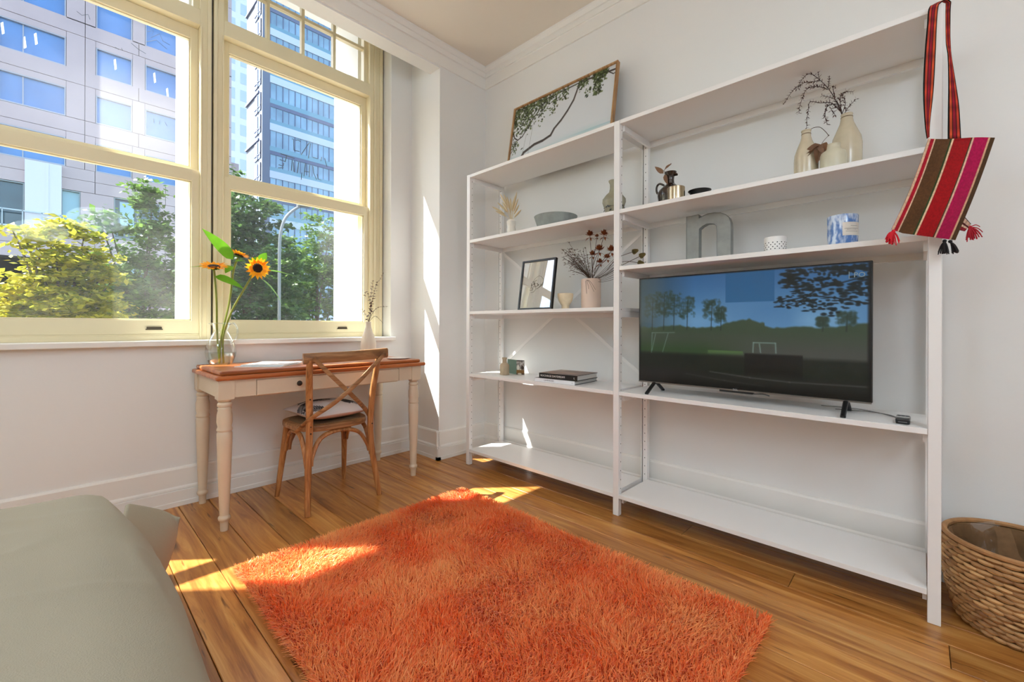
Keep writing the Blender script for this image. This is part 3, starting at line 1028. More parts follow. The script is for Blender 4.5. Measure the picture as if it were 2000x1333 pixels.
# ------------------------------------------------------------------ pendant lamps of the room (behind the camera's view)
CORD = paint('lamp cord', rgb(40, 40, 40), .6)
for i, (x, y) in enumerate(((.35, -1.15), (-1.1, .9), (-2.4, -1.5), (-.2, -2.7))):
    t = thing('pendant_light', ['white paper lantern lamp just behind the camera', 'white paper lantern lamp over the bed', 'white paper lantern lamp in the far back corner', 'white paper lantern lamp by the back wall'][i], 'pendant lamp', (x, y, ZC), 'pendant lamps')
    MB().lathe([(.05, -.03), (.055, -.005), (.055, 0)], n=20).build('ceiling_rose', TRIM, t, smooth=True)
    MB().tube([(0, 0, -.03), (0, 0, -.68)], .003, n=6).build('cord', CORD, t)
    MB().lathe([(.02, -.74), (.03, -.70), (.028, -.68)], n=16).build('lamp_holder', STEEL, t, smooth=True)
    MB().ball((0, 0, -.88), .30, 18, squash=(1, 1, .5)).build('paper_shade', EMIT_LAMP, t, smooth=True)

# ------------------------------------------------------------------ white shelving, two bays
SX0, SX1 = 2.187, 2.565
PW = .036
Y_R, Y_M, Y_L = -.035, 1.262, 2.555         # post centres along the wall
TOP = 2.251
shelf = thing('shelving_unit', 'tall white two-bay shelving unit along the right wall', 'shelves', (SX0, Y_M, 0))


def spart(mb, name, mat=WHITE, parent=shelf, **k):
    mb.v = [(x - SX0, y - Y_M, z) for x, y, z in mb.v]
    return mb.build(name, mat, parent, **k)


holes = MB()
for yc in (Y_R, Y_M, Y_L):
    spart(MB().box(SX0, SX0 + .034, yc - PW / 2, yc + PW / 2, 0, TOP), 'post', bevel=.0025)
    spart(MB().box(SX1 - .030, SX1, yc - PW / 2 - .002, yc + PW / 2 - .008, 0, TOP), 'post', bevel=.0015)
    spart(MB().box(SX1 - .030, SX1, yc + PW / 2 - .002, yc + PW / 2 + .004, 0, TOP), 'post_flange')
    spart(MB().box(SX1 - .022, SX1 - .002, yc + PW / 2 - .0078, yc + PW / 2 - .0022, .02, TOP - .02), 'post_gap_shade', GAP_SHADE)  # dark strip added in place of the shade inside the slit
for k in range(42):
    z = .10 + k * .0512
    for yc in (Y_M, Y_L):
        holes.box(SX0 + .022, SX0 + .027, yc - PW / 2 - .0006, yc - PW / 2 + .001, z - .003, z + .003)
    holes.box(SX1 - .0306, SX1 - .029, Y_L - .006, Y_L - .001, z - .003, z + .003)
    holes.box(SX1 - .0306, SX1 - .029, Y_M - .006, Y_M - .001, z - .003, z + .003)
spart(holes, 'peg_holes', paint('peg hole', rgb(120, 116, 112), .9), kind='stuff')
TH = .0225
left_levels = [(.122, 1), (.708, 1), (1.190, 1), (1.743, 1), (TOP, 0)]
right_levels = [(.122, 1), (.708, 1), (1.420, 1), (1.743, 1), (TOP, 1)]
for (ya, yb), levels in (((Y_M + PW / 2 + .001, Y_L - PW / 2 - .001), left_levels), ((Y_R + PW / 2 + .001, Y_M - PW / 2 - .001), right_levels)):
    for z, lip in levels:
        so = spart(MB().box(SX0 + .001, SX1 - .031, ya, yb, z - TH, z), 'shelf', bevel=.0015)
        if lip and z > .3:
            spart(MB().box(SX1 - .0305, SX1 - .014, ya, yb, z - .052, z - .004), 'rear_rail')
        for ye in (ya, yb - .012):
            spart(MB().box(SX0 + .035, SX1 - .031, ye, ye + .012, z - TH - .034, z - TH - .0005), 'side_rail')
# flat cross brace behind the left bay
zc = 1.22
for s in (-1, 1):
    a, b = Vector((SX1 - .010, Y_M + .02, zc - s * .46)), Vector((SX1 - .010, Y_L - .02, zc + s * .46))
    d = (b - a).normalized()
    off = Vector((.004 * s, 0, 0))
    mb = MB(); mb.obox((a + b) / 2 + off, (b - a) / 2, (.0015, 0, 0), Vector((1, 0, 0)).cross(d) * .011)
    spart(mb, 'cross_brace')

# ------------------------------------------------------------------ television
TVX, TY0, TY1, TZ0, TZ1 = 2.300, .146, 1.180, .766, 1.354
tv = thing('television', 'large flat television with black frame on the right bay shelf', 'television', (TVX, (TY0 + TY1) / 2, .708))
TO = Vector(tv.location)


def loc(mb, o):
    mb.v = [(x - o.x, y - o.y, z - o.z) for x, y, z in mb.v]
    return mb


loc(MB().box(TVX, TVX + .028, TY0, TY1, TZ0, TZ1).box(TVX + .028, TVX + .07, TY0 + .15, TY1 - .15, TZ0 + .05, TZ0 + .34), TO).build('body', BLACK, tv, bevel=.003)
loc(MB().box(TVX - .004, TVX + .004, TY0 + .002, TY1 - .002, TZ0 - .004, TZ0 + .002), TO).build('trim_strip', STEEL, tv)
cv = Canvas(330, 188, (.2, .4, .55))
H_, W_ = cv.h, cv.w
u = cv.X / W_; v = cv.Y / H_
skyc = np.stack([.16 + .30 * v, .34 + .30 * v, .52 + .26 * v], -1)
cv.a = skyc
cv.blend(np.clip(.5 + cv.noise((6, 5), 3, .8), 0, 1) * np.clip(1 - np.abs(v - .42) / .3, 0, 1), (.46, .62, .74), .6)
cv.blend(((u > .45) & (u < .66) & (v < .26)).astype(float), (.06, .30, .47), .75)
cv.blend(np.clip((.30 - u) / .3, 0, 1), (.10, .17, .17), .8)
# hills
hz = .47 - .065 * np.exp(-((u - .56) / .09) ** 2) + .02 * np.sin(u * 23) * .5 + .05 * np.clip((.85 - u) / .5, 0, 1) * (u > .62) - .03 * np.clip((u - .82) / .18, 0, 1) + cv.noise((70, 1), 8, .012)
cv.blend((v - hz) * 60 + .5, (.19, .25, .18))
cv.blend(np.clip((v - .50) * 6, 0, 1), (.24, .25, .23))
cv.blend(np.clip((v - .56) * 9, 0, 1) * np.clip((.60 - u) * 4, 0, 1), (.15, .24, .13))
cv.blend(((v > .675) & (u > .37) & (u < .53)).astype(float) * np.clip((.72 - v) * 30, 0, 1), (.26, .36, .20))
cv.blend(np.clip((v - .70 - .0 * u) * 30, 0, 1), (.05, .08, .05))
cv.blend(((u > .535) & (u < .77)).astype(float) * np.clip((v - .685) * 60, 0, 1) * np.clip((.90 - v) * 30, 0, 1), (.008, .012, .010))
cv.blend(np.clip((v - .84) * 20, 0, 1), (.075, .08, .075))
cv.line([(W_ * .38, H_ * .865), (W_ * .56, H_ * .893), (W_ * .72, H_ * .905), (W_ * 1.0, H_ * .895)], 1.6, (.35, .36, .34), .55, 2)
cv.line([(W_ * .26, H_ * .90), (W_ * .45, H_ * .935), (W_ * .62, H_ * .955)], 1.5, (.3, .31, .29), .4, 2)
cv.blend(np.clip((v - .93) * 14, 0, 1), (.02, .022, .02))
# bare trees on the left
r_ = random.Random(5)
for bx, hh, wd in ((.075, .34, .07), (.14, .37, .07), (.195, .34, .07), (.265, .30, .06), (.385, .27, .06), (.43, .20, .04), (.84, .10, .03), (.92, .14, .05)):
    by = .50
    cv.line([(bx * W_, by * H_), ((bx + .004) * W_, (by - hh * .9) * H_)], 1.3, (.10, .14, .12), .9, 1)
    for q in range(120):
        y = by - hh * (0.35 + .65 * r_.random() ** .8)
        x = bx + wd * (r_.random() - .5) * 1.3
        cv.blob(x * W_, y * H_, r_.uniform(1, 3.4), r_.uniform(1, 3.2), (.13, .20, .16), .35, .8)
# overhanging dark pine branch, top right
for q in range(330):
    t = r_.random()
    x = .70 + .30 * t + r_.uniform(-.03, .03)
    y = .02 + r_.random() ** 1.3 * (.10 + .28 * math.sin(min(1, t * 1.25) * 2.4))
    cv.blob(x * W_, y * H_, r_.uniform(1.5, 5.5), r_.uniform(.8, 2.4), (.015, .05, .055), .85, .6)
for pts in (((.99, .30), (.88, .25), (.80, .23), (.68, .27)), ((.95, .12), (.82, .18), (.74, .30))):
    cv.line([(a * W_, b * H_) for a, b in pts], 1.8, (.02, .05, .05), .9, 1)
for q in range(70):
    x = r_.uniform(.66, .82); y = .22 + r_.random() * .10
    cv.blob(x * W_, y * H_, r_.uniform(1.2, 3.5), r_.uniform(.7, 1.6), (.02, .06, .06), .8, .6)
# goal frames
G = (.45, .55, .52)
for pts in (((.075, .53), (.072, .72)), ((.075, .53), (.20, .525)), ((.095, .54), (.075, .70)), ((.165, .535), (.135, .71))):
    cv.line([(a * W_, b * H_) for a, b in pts], 1.2, G, .6, 1)
for pts in (((.575, .60), (.573, .68)), ((.575, .60), (.665, .60)), ((.665, .60), (.667, .68)), ((.60, .61), (.605, .68))):
    cv.line([(a * W_, b * H_) for a, b in pts], 1.6, G, .7, 1)
cv.blend(np.clip((u - .985) * 100, 0, 1), (.02, .02, .02)); cv.blend(np.clip((.012 - u) * 100, 0, 1), (.03, .04, .04)); cv.blend(np.clip((.012 - v) * 100, 0, 1), (.01, .01, .01))
SCREEN = attr_mat('television picture', rough=.12, emit=.85, spec=.5)
print_sheet('screen', cv, Vector((TVX - .0006, TY1 - .005, TZ1 - .005)) - TO, Vector((TVX - .0006, TY0 + .005, TZ1 - .005)) - TO, Vector((TVX - .0006, TY1 - .005, TZ0 + .006)) - TO, SCREEN, tv)
mt_, nt_, b_ = new_mat('screen lettering'); b_.inputs['Emission Color'].default_value = rgb(150, 165, 165); b_.inputs['Emission Strength'].default_value = .5; b_.inputs['Base Color'].default_value = (0, 0, 0, 1)
text_mesh('screen_lettering', 'PO', .030, P(1667, 538, x=TVX - .002) - TO, (0, -1, 0), (0, 0, 1), mt_, tv)
pa, pb = P(1658.5, 531, x=TVX - .002), P(1658.5, 545, x=TVX - .002)
loc(MB().box(TVX - .0025, TVX - .0015, pa.y - .0012, pa.y + .0012, pb.z, pa.z), TO).build('screen_bar', mt_, tv)
text_mesh('logo', 'TCL', .013, P(1431, 761.5, x=TVX - .005) - TO, (0, -1, 0), (0, 0, 1), paint('logo silver', rgb(215, 215, 218), .3), tv)
p0, p1 = P(1405, 761, x=TVX), P(1471, 769.5, x=TVX)
loc(MB().box(TVX - .003, TVX + .02, p1.y, p0.y, TZ0 - .014, TZ0 - .004), TO).build('sensor_bar', BLACK, tv, bevel=.002)
loc(MB().tube(spline([(TVX, p1.y, TZ0 - .010), P(1490, 770.5, x=TVX), P(1503, 774, x=TVX)], 6), .0025, n=6), TO).build('sensor_cable', BLACK, tv)
for y in (1.085, .232):
    for xe in (2.203, 2.412):
        a = Vector((TVX + .012, y, TZ0 - .004)); b = Vector((xe, y, .708 + .004))
        sgn = 1 if xe > TVX else -1
        pts = [a + Vector((-sgn * .012, 0, .004)), a + Vector((sgn * .02, 0, -.002)), b]
        loc(MB().tube(pts, .0095, n=8, flat=(1.0, .75), up=(0, 1, 0)), TO).build('stand_leg', BLACK, tv)
# small black device and its thin leads beside the television
pd_ = P(1762, 829, z=.709)
dv = thing('remote_control', 'small black remote control with pale label strip, right of the television', 'remote', (2.27, .052, .709))
MB().box(-.052, .052, -.021, .021, 0, .020).build('body', BLACK, dv, bevel=.005)
MB().box(-.012, .006, -.019, .019, .0196, .0206).build('label_strip', paint('pale strip', rgb(206, 206, 204), .4), dv)
bt = MB()
for i in range(3):
    bt.box(.018, .030, -.016 + i * .012, -.008 + i * .012, .0196, .0225)
bt.box(-.0525, -.0505, -.013, .013, .006, .010).box(-.034, -.018, -.016, .016, .0196, .0205)
bt.build('buttons', paint('grey key', rgb(96, 96, 98), .4), dv)
tag(MB().tube(spline([(2.33, .06, .711), (2.40, .10, .711), (2.43, .17, .711), (2.40, .28, .711)], 8), .0016, n=5).tube(spline([(2.335, .066, .7115), (2.42, .13, .7115), (2.47, .22, .7115), (2.46, .34, .7115)], 8), .0016, n=5).build('lead', paint('pale lead', rgb(120, 118, 116), .5)), 'thin pair of leads trailing from the remote control behind the television', 'cable')

# ------------------------------------------------------------------ writing desk
DESK_P = paint('desk cream paint', rgb(214, 197, 172), .42, bump=.03, scale=30, var=.03)
DESK_W = wood('honey pine desk top', [rgb(128, 62, 26), rgb(178, 100, 50), rgb(206, 132, 76)], 'x', rough=.28, scale=.9, knots=True, bump=.05)
DO = Vector((1.18, 2.9, 0))
desk = thing('writing_desk', 'cream writing desk with turned legs and a honey coloured wooden top', 'desk', DO)
DZ = .838
loc(MB().box(.548, 1.829, 2.600, 3.185, .790, .8145), DO).build('top_moulding', DESK_W, desk, bevel=.009)
loc(MB().box(.569, 1.793, 2.617, 3.185, .8145, DZ), DO).build('top_board', DESK_W, desk, bevel=.009)
legprof = [(.026, .676), (.033, .668), (.034, .655), (.028, .649), (.033, .641), (.030, .632), (.0355, .608), (.036, .570), (.031, .545), (.036, .534), (.036, .528), (.031, .521), (.0352, .512), (.035, .470), (.029, .27), (.022, .086), (.022, .080), (.028, .074), (.029, .066), (.027, .058), (.022, .052), (.0195, .046), (.018, 0)]
legs = [(.598, 2.651), (.598, 3.150), (1.758, 2.651), (1.758, 3.150)]
for x, y in legs:
    mb = MB().box(x - .036, x + .036, y - .036, y + .036, .690, .7895)
    mb.lathe([(.036, .6905), (.0345, .684), (.026, .676)], c=(x, y, 0), n=20)
    mb.lathe(legprof[::-1], c=(x, y, 0), n=20)
    loc(mb, DO).build('leg', DESK_P, desk, smooth=True, angle=50)
loc(MB().box(.634, .738, 2.622, 2.64, .697, .7895).box(1.622, 1.722, 2.622, 2.64, .697, .7895).box(.738, 1.622, 2.622, 2.64, .782, .7895), DO).build('front_apron', DESK_P, desk)
for x in (.570, 1.768):
    loc(MB().box(x, x + .018, 2.687, 3.114, .697, .7895), DO).build('side_apron', DESK_P, desk)
loc(MB().box(.634, 1.722, 3.15, 3.168, .697, .7895), DO).build('back_apron', DESK_P, desk)
loc(MB().box(.74, 1.62, 2.64, 3.0, .690, .70), DO).build('drawer_bottom', DESK_P, desk)
dr = loc(MB().box(.741, 1.619, 2.6205, 2.638, .697, .7800), DO).build('drawer', DESK_P, desk, bevel=.002)
for x in (.955, 1.432):
    loc(MB().lathe([(.006, 0), (.006, .010), (.012, .014), (.0155, .022), (.013, .029), (.004, .032)], c=(x, 2.6205, .744), axis=(0, -1, 0), n=18), DO).build('knob', paint('dark bronze', rgb(58, 52, 46), .3, metallic=.6), dr, smooth=True)

# ------------------------------------------------------------------ cross-back chair
CW = wood('weathered oak', [rgb(112, 68, 34), rgb(168, 110, 60), rgb(204, 152, 98)], 'z', rough=.5, scale=1.6, bump=.25)
CWX = wood('weathered oak rail', [rgb(100, 66, 38), rgb(154, 108, 66), rgb(188, 144, 98)], 'x', rough=.5, scale=1.5, bump=.25)
CO = Vector((1.175, 2.72, 0))
chair = thing('dining_chair', 'weathered oak cross-back chair pulled up to the writing desk', 'chair', CO)


def cpart(mb, name, mat=CW, **k):
    return loc(mb, CO).build(name, mat, chair, smooth=True, **k)


postL = [(.963, 2.497, 0), (.968, 2.512, .12), (.978, 2.528, .30), (.985, 2.533, .47), (.974, 2.508, .66), (.962, 2.478, .80), (.958, 2.462, .885)]
postR = [(1.408, 2.504, 0), (1.392, 2.514, .12), (1.368, 2.528, .30), (1.360, 2.533, .45), (1.362, 2.508, .66), (1.370, 2.478, .80), (1.376, 2.464, .885)]
for p in (postL, postR):
    s = spline(p, 6)
    cpart(MB().tube(s, [.0165 + .0035 * math.sin(math.pi * i / (len(s) - 1)) for i in range(len(s))], n=10), 'back_leg')
for x0, y0, x1, y1 in ((.946, 2.942, .985, 2.875), (1.380, 2.942, 1.350, 2.875)):
    cpart(MB().tube([(x0, y0, 0), ((x0 + x1) / 2 + .001, (y0 + y1) / 2, .24), (x1, y1, .456)], [.0145, .0185, .022], n=10), 'front_leg')
rail = [(.925, 2.470, .893), (1.04, 2.449, .896), (1.18, 2.440, .898), (1.32, 2.449, .902), (1.436, 2.470, .906)]
rs = spline(rail, 6)
cpart(MB().tube(rs, .031, n=8, flat=(1.0, .52), up=(0, 0, 1)), 'top_rail', CWX)
strapA = [P(612, 700, y=2.440), P(648, 735, y=2.440), P(688, 773, y=2.452), P(712, 798, y=2.51), P(723, 816, y=2.60)]
strapB = [P(752, 690, y=2.446), P(703, 743, y=2.422), P(656, 785, y=2.43), P(612, 815, y=2.49), P(577, 844, y=2.60)]
for sp in (strapA, strapB):
    cpart(MB().tube(spline(sp, 8), .0125, n=8, flat=(.50, 1.0), up=(0, 1, 0)), 'cross_strap', CWX)
# seat: rounded frame with woven top
outl = []
for k in range(48):
    a = 2 * math.pi * k / 48
    ca, sa = math.cos(a), math.sin(a)
    e = .62
    x = math.copysign(abs(ca) ** e, ca); y = math.copysign(abs(sa) ** e, sa)
    wd = .238 - .03 * (1 - (y + 1) / 2) ** 1.5 if y < 1 else .238
    outl.append((1.172 + x * wd, 2.742 + y * .208))


def slab(outline, z0, z1, inset=0.0):
    cx = sum(p[0] for p in outline) / len(outline); cy = sum(p[1] for p in outline) / len(outline)
    o2 = [(cx + (x - cx) * (1 - inset), cy + (y - cy) * (1 - inset)) for x, y in outline]
    n = len(o2)
    vs = [(x, y, z0) for x, y in o2] + [(x, y, z1) for x, y in o2]
    fs = [tuple(range(n - 1, -1, -1)), tuple(range(n, 2 * n))] + [(i, (i + 1) % n, n + (i + 1) % n, n + i) for i in range(n)]
    return MB().add(vs, fs)


loc(slab(outl, .456, .494), CO).build('seat_frame', CWX, chair, bevel=.010)
m, nt, b = new_mat('woven rattan')
tc = nt.nodes.new('ShaderNodeTexCoord'); wv = nt.nodes.new('ShaderNodeTexChecker'); wv.inputs['Scale'].default_value = 150
wv.inputs['Color1'].default_value = rgb(150, 122, 88); wv.inputs['Color2'].default_value = rgb(96, 74, 50)
nt.links.new(tc.outputs['Object'], wv.inputs['Vector']); nt.links.new(wv.outputs[0], b.inputs['Base Color']); b.inputs['Roughness'].default_value = .6
loc(slab(outl, .494, .4965, .14), CO).build('seat_weave', m, chair)
for arch in ([(.992, 2.530, .27), (1.005, 2.540, .33), (1.06, 2.552, .418), (1.172, 2.556, .446), (1.285, 2.552, .418), (1.338, 2.540, .34), (1.35, 2.530, .29)],
             [(.976, 2.545, .26), (.972, 2.57, .35), (.972, 2.63, .43), (.972, 2.705, .446), (.972, 2.79, .43), (.972, 2.845, .36), (.972, 2.862, .30)],
             [(1.372, 2.545, .26), (1.37, 2.57, .35), (1.37, 2.63, .43), (1.37, 2.705, .446), (1.37, 2.79, .43), (1.366, 2.845, .36), (1.362, 2.862, .30)],
             [(.992, 2.872, .30), (1.005, 2.875, .36), (1.06, 2.88, .43), (1.17, 2.88, .446), (1.28, 2.88, .43), (1.335, 2.875, .36), (1.348, 2.872, .30)]):
    cpart(MB().tube(spline(arch, 6), .0115, n=8, flat=(.8, 1.1)), 'bentwood_brace')
sc_ = MB()
for pt in ((.985, 2.514, .50), (.985, 2.513, .46), (1.362, 2.513, .46), (.972, 2.49, .66)):
    sc_.ball(pt, .005, 8)
cpart(sc_, 'bolt_heads', paint('rusty bolt', rgb(60, 42, 30), .5, metallic=.5), kind='stuff')

# cushion on the chair
cu_c = Vector((1.185, 2.755, .4975))
cush = thing('cushion', 'cushion printed with dark palm fronds on the chair seat', 'cushion', cu_c)
cv = Canvas(120, 120, (.82, .80, .80))
r_ = random.Random(21)
for q in range(9):
    x, y = r_.uniform(10, 110), r_.uniform(10, 110); a = r_.uniform(0, 6.28); L_ = r_.uniform(30, 55)
    dk = r_.choice([(.12, .12, .14), (.16, .15, .16), (.36, .33, .30)])
    dx, dy = math.cos(a), math.sin(a)
    cv.line([(x, y), (x + dx * L_, y + dy * L_)], 1.4, dk)
    for k in range(9):
        t = (k + 1) / 10
        for s in (-1, 1):
            bx, by = x + dx * L_ * t, y + dy * L_ * t
            l2 = 16 * (1 - abs(t - .45))
            cv.line([(bx, by), (bx + (dx * .8 - s * dy * .8) * l2, by + (dy * .8 + s * dx * .8) * l2)], 2.6 - 1.2 * t, dk)
cv.blend(np.clip((cv.X - 76) / 8, 0, 1) * 0, (0, 0, 0))


def pillow(name, w, h, t, canvas, mat_top, mat_bot, parent, rot=0.0, lift=.0):
    n = canvas.w
    u = np.linspace(-1, 1, n); U, V = np.meshgrid(u, u)
    prof = np.clip(1 - np.abs(U) ** 2.6, 0, 1) ** .62 * np.clip(1 - np.abs(V) ** 2.6, 0, 1) ** .62
    pinch = 1 - .07 * (1 - U ** 2) * (np.abs(V) ** 3) - 0
    pinch2 = 1 - .07 * (1 - V ** 2) * (np.abs(U) ** 3)
    X, Y = U * w / 2 * pinch2, V * h / 2 * pinch
    c, s = math.cos(rot), math.sin(rot)
    Xr, Yr = X * c - Y * s, X * s + Y * c
    zt = lift + t * .42 + t * .58 * prof + nrng.normal(size=U.shape) * 0
    zb_ = lift + t * .42 - t * .42 * prof
    idx = np.arange(n * n).reshape(n, n)
    q = np.stack([idx[:-1, :-1], idx[:-1, 1:], idx[1:, 1:], idx[1:, :-1]], -1).reshape(-1, 4)
    o = grid_obj('front_cover', np.stack([Xr, Yr, zt], -1).reshape(-1, 3), q, mat_top, parent, smooth=True)
    colour_verts(o, to_lin(canvas.a).reshape(-1, 3))
    grid_obj('back_cover', np.stack([Xr, Yr, zb_], -1).reshape(-1, 3), q[:, ::-1], mat_bot, parent, smooth=True)


pillow('cushion', .39, .41, .105, cv, attr_mat('cushion print', .85, bump=.2), paint('cushion back', rgb(206, 178, 160), .9, bump=.2, scale=200), cush, .06)

# ------------------------------------------------------------------ jug with sunflowers on the desk
JC = Vector((.678, 3.095, DZ))
JG = thin_glass('jug glass', tint=(.97, .985, .98, 1), gloss=.10, edge=.75)
jug = thing('glass_jug', 'clear glass jug of water on the left end of the desk', 'jug', JC)
prof = [(.050, .001), (.062, .010), (.076, .045), (.0815, .075), (.078, .105), (.064, .148), (.046, .182), (.0375, .200), (.038, .210), (.044, .236), (.050, .252)]
mb = MB().lathe(prof, n=40, cap=False)
nv = 40
for k in range(nv):                                    # pull the lip into a pouring spout on the left
    i = (len(prof) - 1) * nv + k
    x, y, z = mb.v[i]
    a = math.atan2(y, x) - math.radians(135)
    wgt = max(0, math.cos(a)) ** 8
    mb.v[i] = (x * (1 + .42 * wgt), y * (1 + .42 * wgt), z - .004 * wgt)
mb.lathe([(.0005, .0012), (.050, .001)], n=40, cap=False)
mb.build('body', JG, jug, smooth=True)
RIMG = thin_glass('jug glass rim', tint=(.92, .96, .95, 1), gloss=.5, edge=.95)
mb = MB()
ring = []
for k in range(nv + 1):
    a = 2 * math.pi * k / nv
    w_ = max(0, math.cos(a - math.radians(135))) ** 8
    ring.append((.050 * math.cos(a) * (1 + .42 * w_), .050 * math.sin(a) * (1 + .42 * w_), .252 - .004 * w_))
mb.tube(ring, .0016, n=6, cap=False)
mb.build('rim', RIMG, jug, smooth=True)
h0 = Vector((.68, -.73, 0))
MB().tube(spline([h0 * .047 + Vector((0, 0, .243)), h0 * .075 + Vector((0, 0, .250)), h0 * .098 + Vector((0, 0, .225)), h0 * .100 + Vector((0, 0, .185)), h0 * .085 + Vector((0, 0, .150)), h0 * .066 + Vector((0, 0, .135))], 8), .0052, n=10).build('handle', RIMG, jug, smooth=True)
MB().lathe([(.0480, .0022), (.060, .012), (.074, .046), (.0792, .073)], n=32).build('water', thin_glass('water', tint=(.90, .95, .90, 1), gloss=.12, edge=.6), jug, smooth=True)

GREEN_STEM = paint('green stem', rgb(122, 128, 34), .5, var=.15, vscale=20)
SUN_LEAF = leaf_mat('sunflower leaf', rgb(48, 112, 18), rgb(120, 176, 44), .42, scale=14)
PETAL = leaf_mat('orange yellow petals', rgb(226, 132, 14), rgb(255, 190, 40), .4, scale=30)
SEED = paint('dark seed disc', rgb(42, 22, 12), .9, bump=.5, scale=300)


def sunflower(label, foot, path, head, nrm, R, leaves, cup=.25, dark=.42):
    head = Vector(head); nrm = Vector(nrm).normalized()
    t = thing('sunflower', label, 'flower', foot, 'sunflowers in the jug')
    o = Vector(foot)
    pts = [o] + [Vector(p) for p in path] + [head - nrm * .018]
    s = spline(pts, 7)
    loc(MB().tube(s, [.0052 + .0012 * (i / len(s)) for i in range(len(s))], n=8), o).build('stem', GREEN_STEM, t, smooth=True)
    ex = nrm.orthogonal().normalized(); ey = nrm.cross(ex)
    mb = MB()
    for ring_, (n, ro) in enumerate(((17, 0.0), (15, .2))):
        for k in range(n):
            a = 2 * math.pi * (k + ro * 2.3) / n + rng.uniform(-.08, .08)
            d = ex * math.cos(a) + ey * math.sin(a)
            dd = (d * 1.0 + nrm * (cup + .25 * ring_ + rng.uniform(-.08, .08))).normalized()
            L_ = R * (1 - dark) * (1.08 - .14 * ring_) * rng.uniform(.9, 1.1)
            mb.leaf(head - o + d * (R * dark * .9) + nrm * (.003 * ring_), dd, nrm, L_, R * .30, curl=.10, seg=3, fold=.12)
    mb.build('petals', PETAL, t, smooth=True, kind='stuff')
    loc(MB().lathe([(R * dark * .3, -.014), (R * dark * .95, -.004), (R * dark, .002), (R * dark * .7, .008), (R * dark * .1, .006)], c=head, axis=nrm, n=20), o).build('seed_disc', SEED, t, smooth=True)
    mb = MB()
    for k in range(11):
        a = 2 * math.pi * k / 11
        d = ex * math.cos(a) + ey * math.sin(a)
        mb.leaf(head - o - nrm * .012, d - nrm * .1, nrm, R * .52, R * .28, curl=-.1, seg=2)
    mb.build('sepals', SUN_LEAF, t, smooth=True, kind='stuff')
    for (b, tip, up, wd, curl) in leaves:
        b, tip = Vector(b), Vector(tip)
        d = tip - b
        loc(MB().leaf(b, d, up, d.length, wd, curl=curl, seg=8, fold=.22, tip=.62), o).build('leaf', SUN_LEAF, t, smooth=True)
    return t


YF = 3.08
toC = (CAMP - np.array([.7, 3.08, 1.5])); toC = Vector(toC).normalized()
left, upv = Vector((-.69, .724, 0)), Vector((0, 0, 1))
sunflower('sunflower facing up and left, its bloom seen edge-on', (.672, 3.10, .845), [P(424, 650, y=3.09), P(423, 590, y=YF), P(420, 545, y=YF)], P(418, 521, y=3.06), upv * .95 + toC * .33 - left * .0, .080,
          [(P(398, 521, y=3.07), P(369, 521, y=3.06), upv, .028, .05), (P(420, 540, y=3.07), P(478, 556, y=3.02), upv + toC * .9, .060, .25)], .15)
sunflower('sunflower facing the room with its dark disc in full view', (.690, 3.085, .845), [P(436, 660, y=3.08), P(452, 610, y=3.06), P(480, 560, y=3.03)], P(503, 524, y=3.00), toC * .9 + upv * .12 - left * .28 , .072,
          [(P(512, 528, y=3.02), P(575, 533, y=3.02), upv, .050, .12), (P(510, 545, y=3.02), P(560, 585, y=3.0), upv - left * .5, .056, .22), (P(508, 510, y=3.04), P(521, 494, y=3.03), toC, .05, .1), (P(487, 512, y=3.06), P(517, 499, y=3.05), toC + upv, .035, .15)], .30, .40)
sunflower('sunflower turned away from the room toward the window', (.668, 3.085, .845), [P(432, 660, y=3.09), P(448, 590, y=3.10), P(456, 530, y=3.10)], P(467, 499, y=3.10), upv * .8 - toC * .25 - left * .35, .062,
          [(P(455, 507, y=3.09), P(399, 446, y=3.05), toC + upv * .4 - left * .6, .075, .10), (P(456, 512, y=3.09), P(478, 508, y=3.05), toC * .4 + upv, .04, .1), (P(452, 520, y=3.09), P(440, 531, y=3.06), upv + toC, .045, .2)], .35)

# ------------------------------------------------------------------ bottle vase with dried eucalyptus, magazines, coaster
CERAM = paint('cream stoneware', rgb(226, 214, 196), .45, var=.04)
BV = Vector((1.632, 3.075, DZ))
bv = thing('bottle_vase', 'tall cream bottle vase on the right side of the desk behind the chair', 'vase', BV)
MB().lathe([(.045, 0), (.055, .006), (.059, .05), (.057, .10), (.046, .155), (.030, .20), (.0205, .232), (.0190, .262), (.0215, .268), (.018, .270), (.016, .262), (.012, .20)], n=28).build('body', CERAM, bv, smooth=True)
EUC = leaf_mat('dried eucalyptus leaves', rgb(70, 46, 42), rgb(112, 82, 74), .15, scale=40)
TWIG = paint('brown twig', rgb(82, 60, 46), .8)


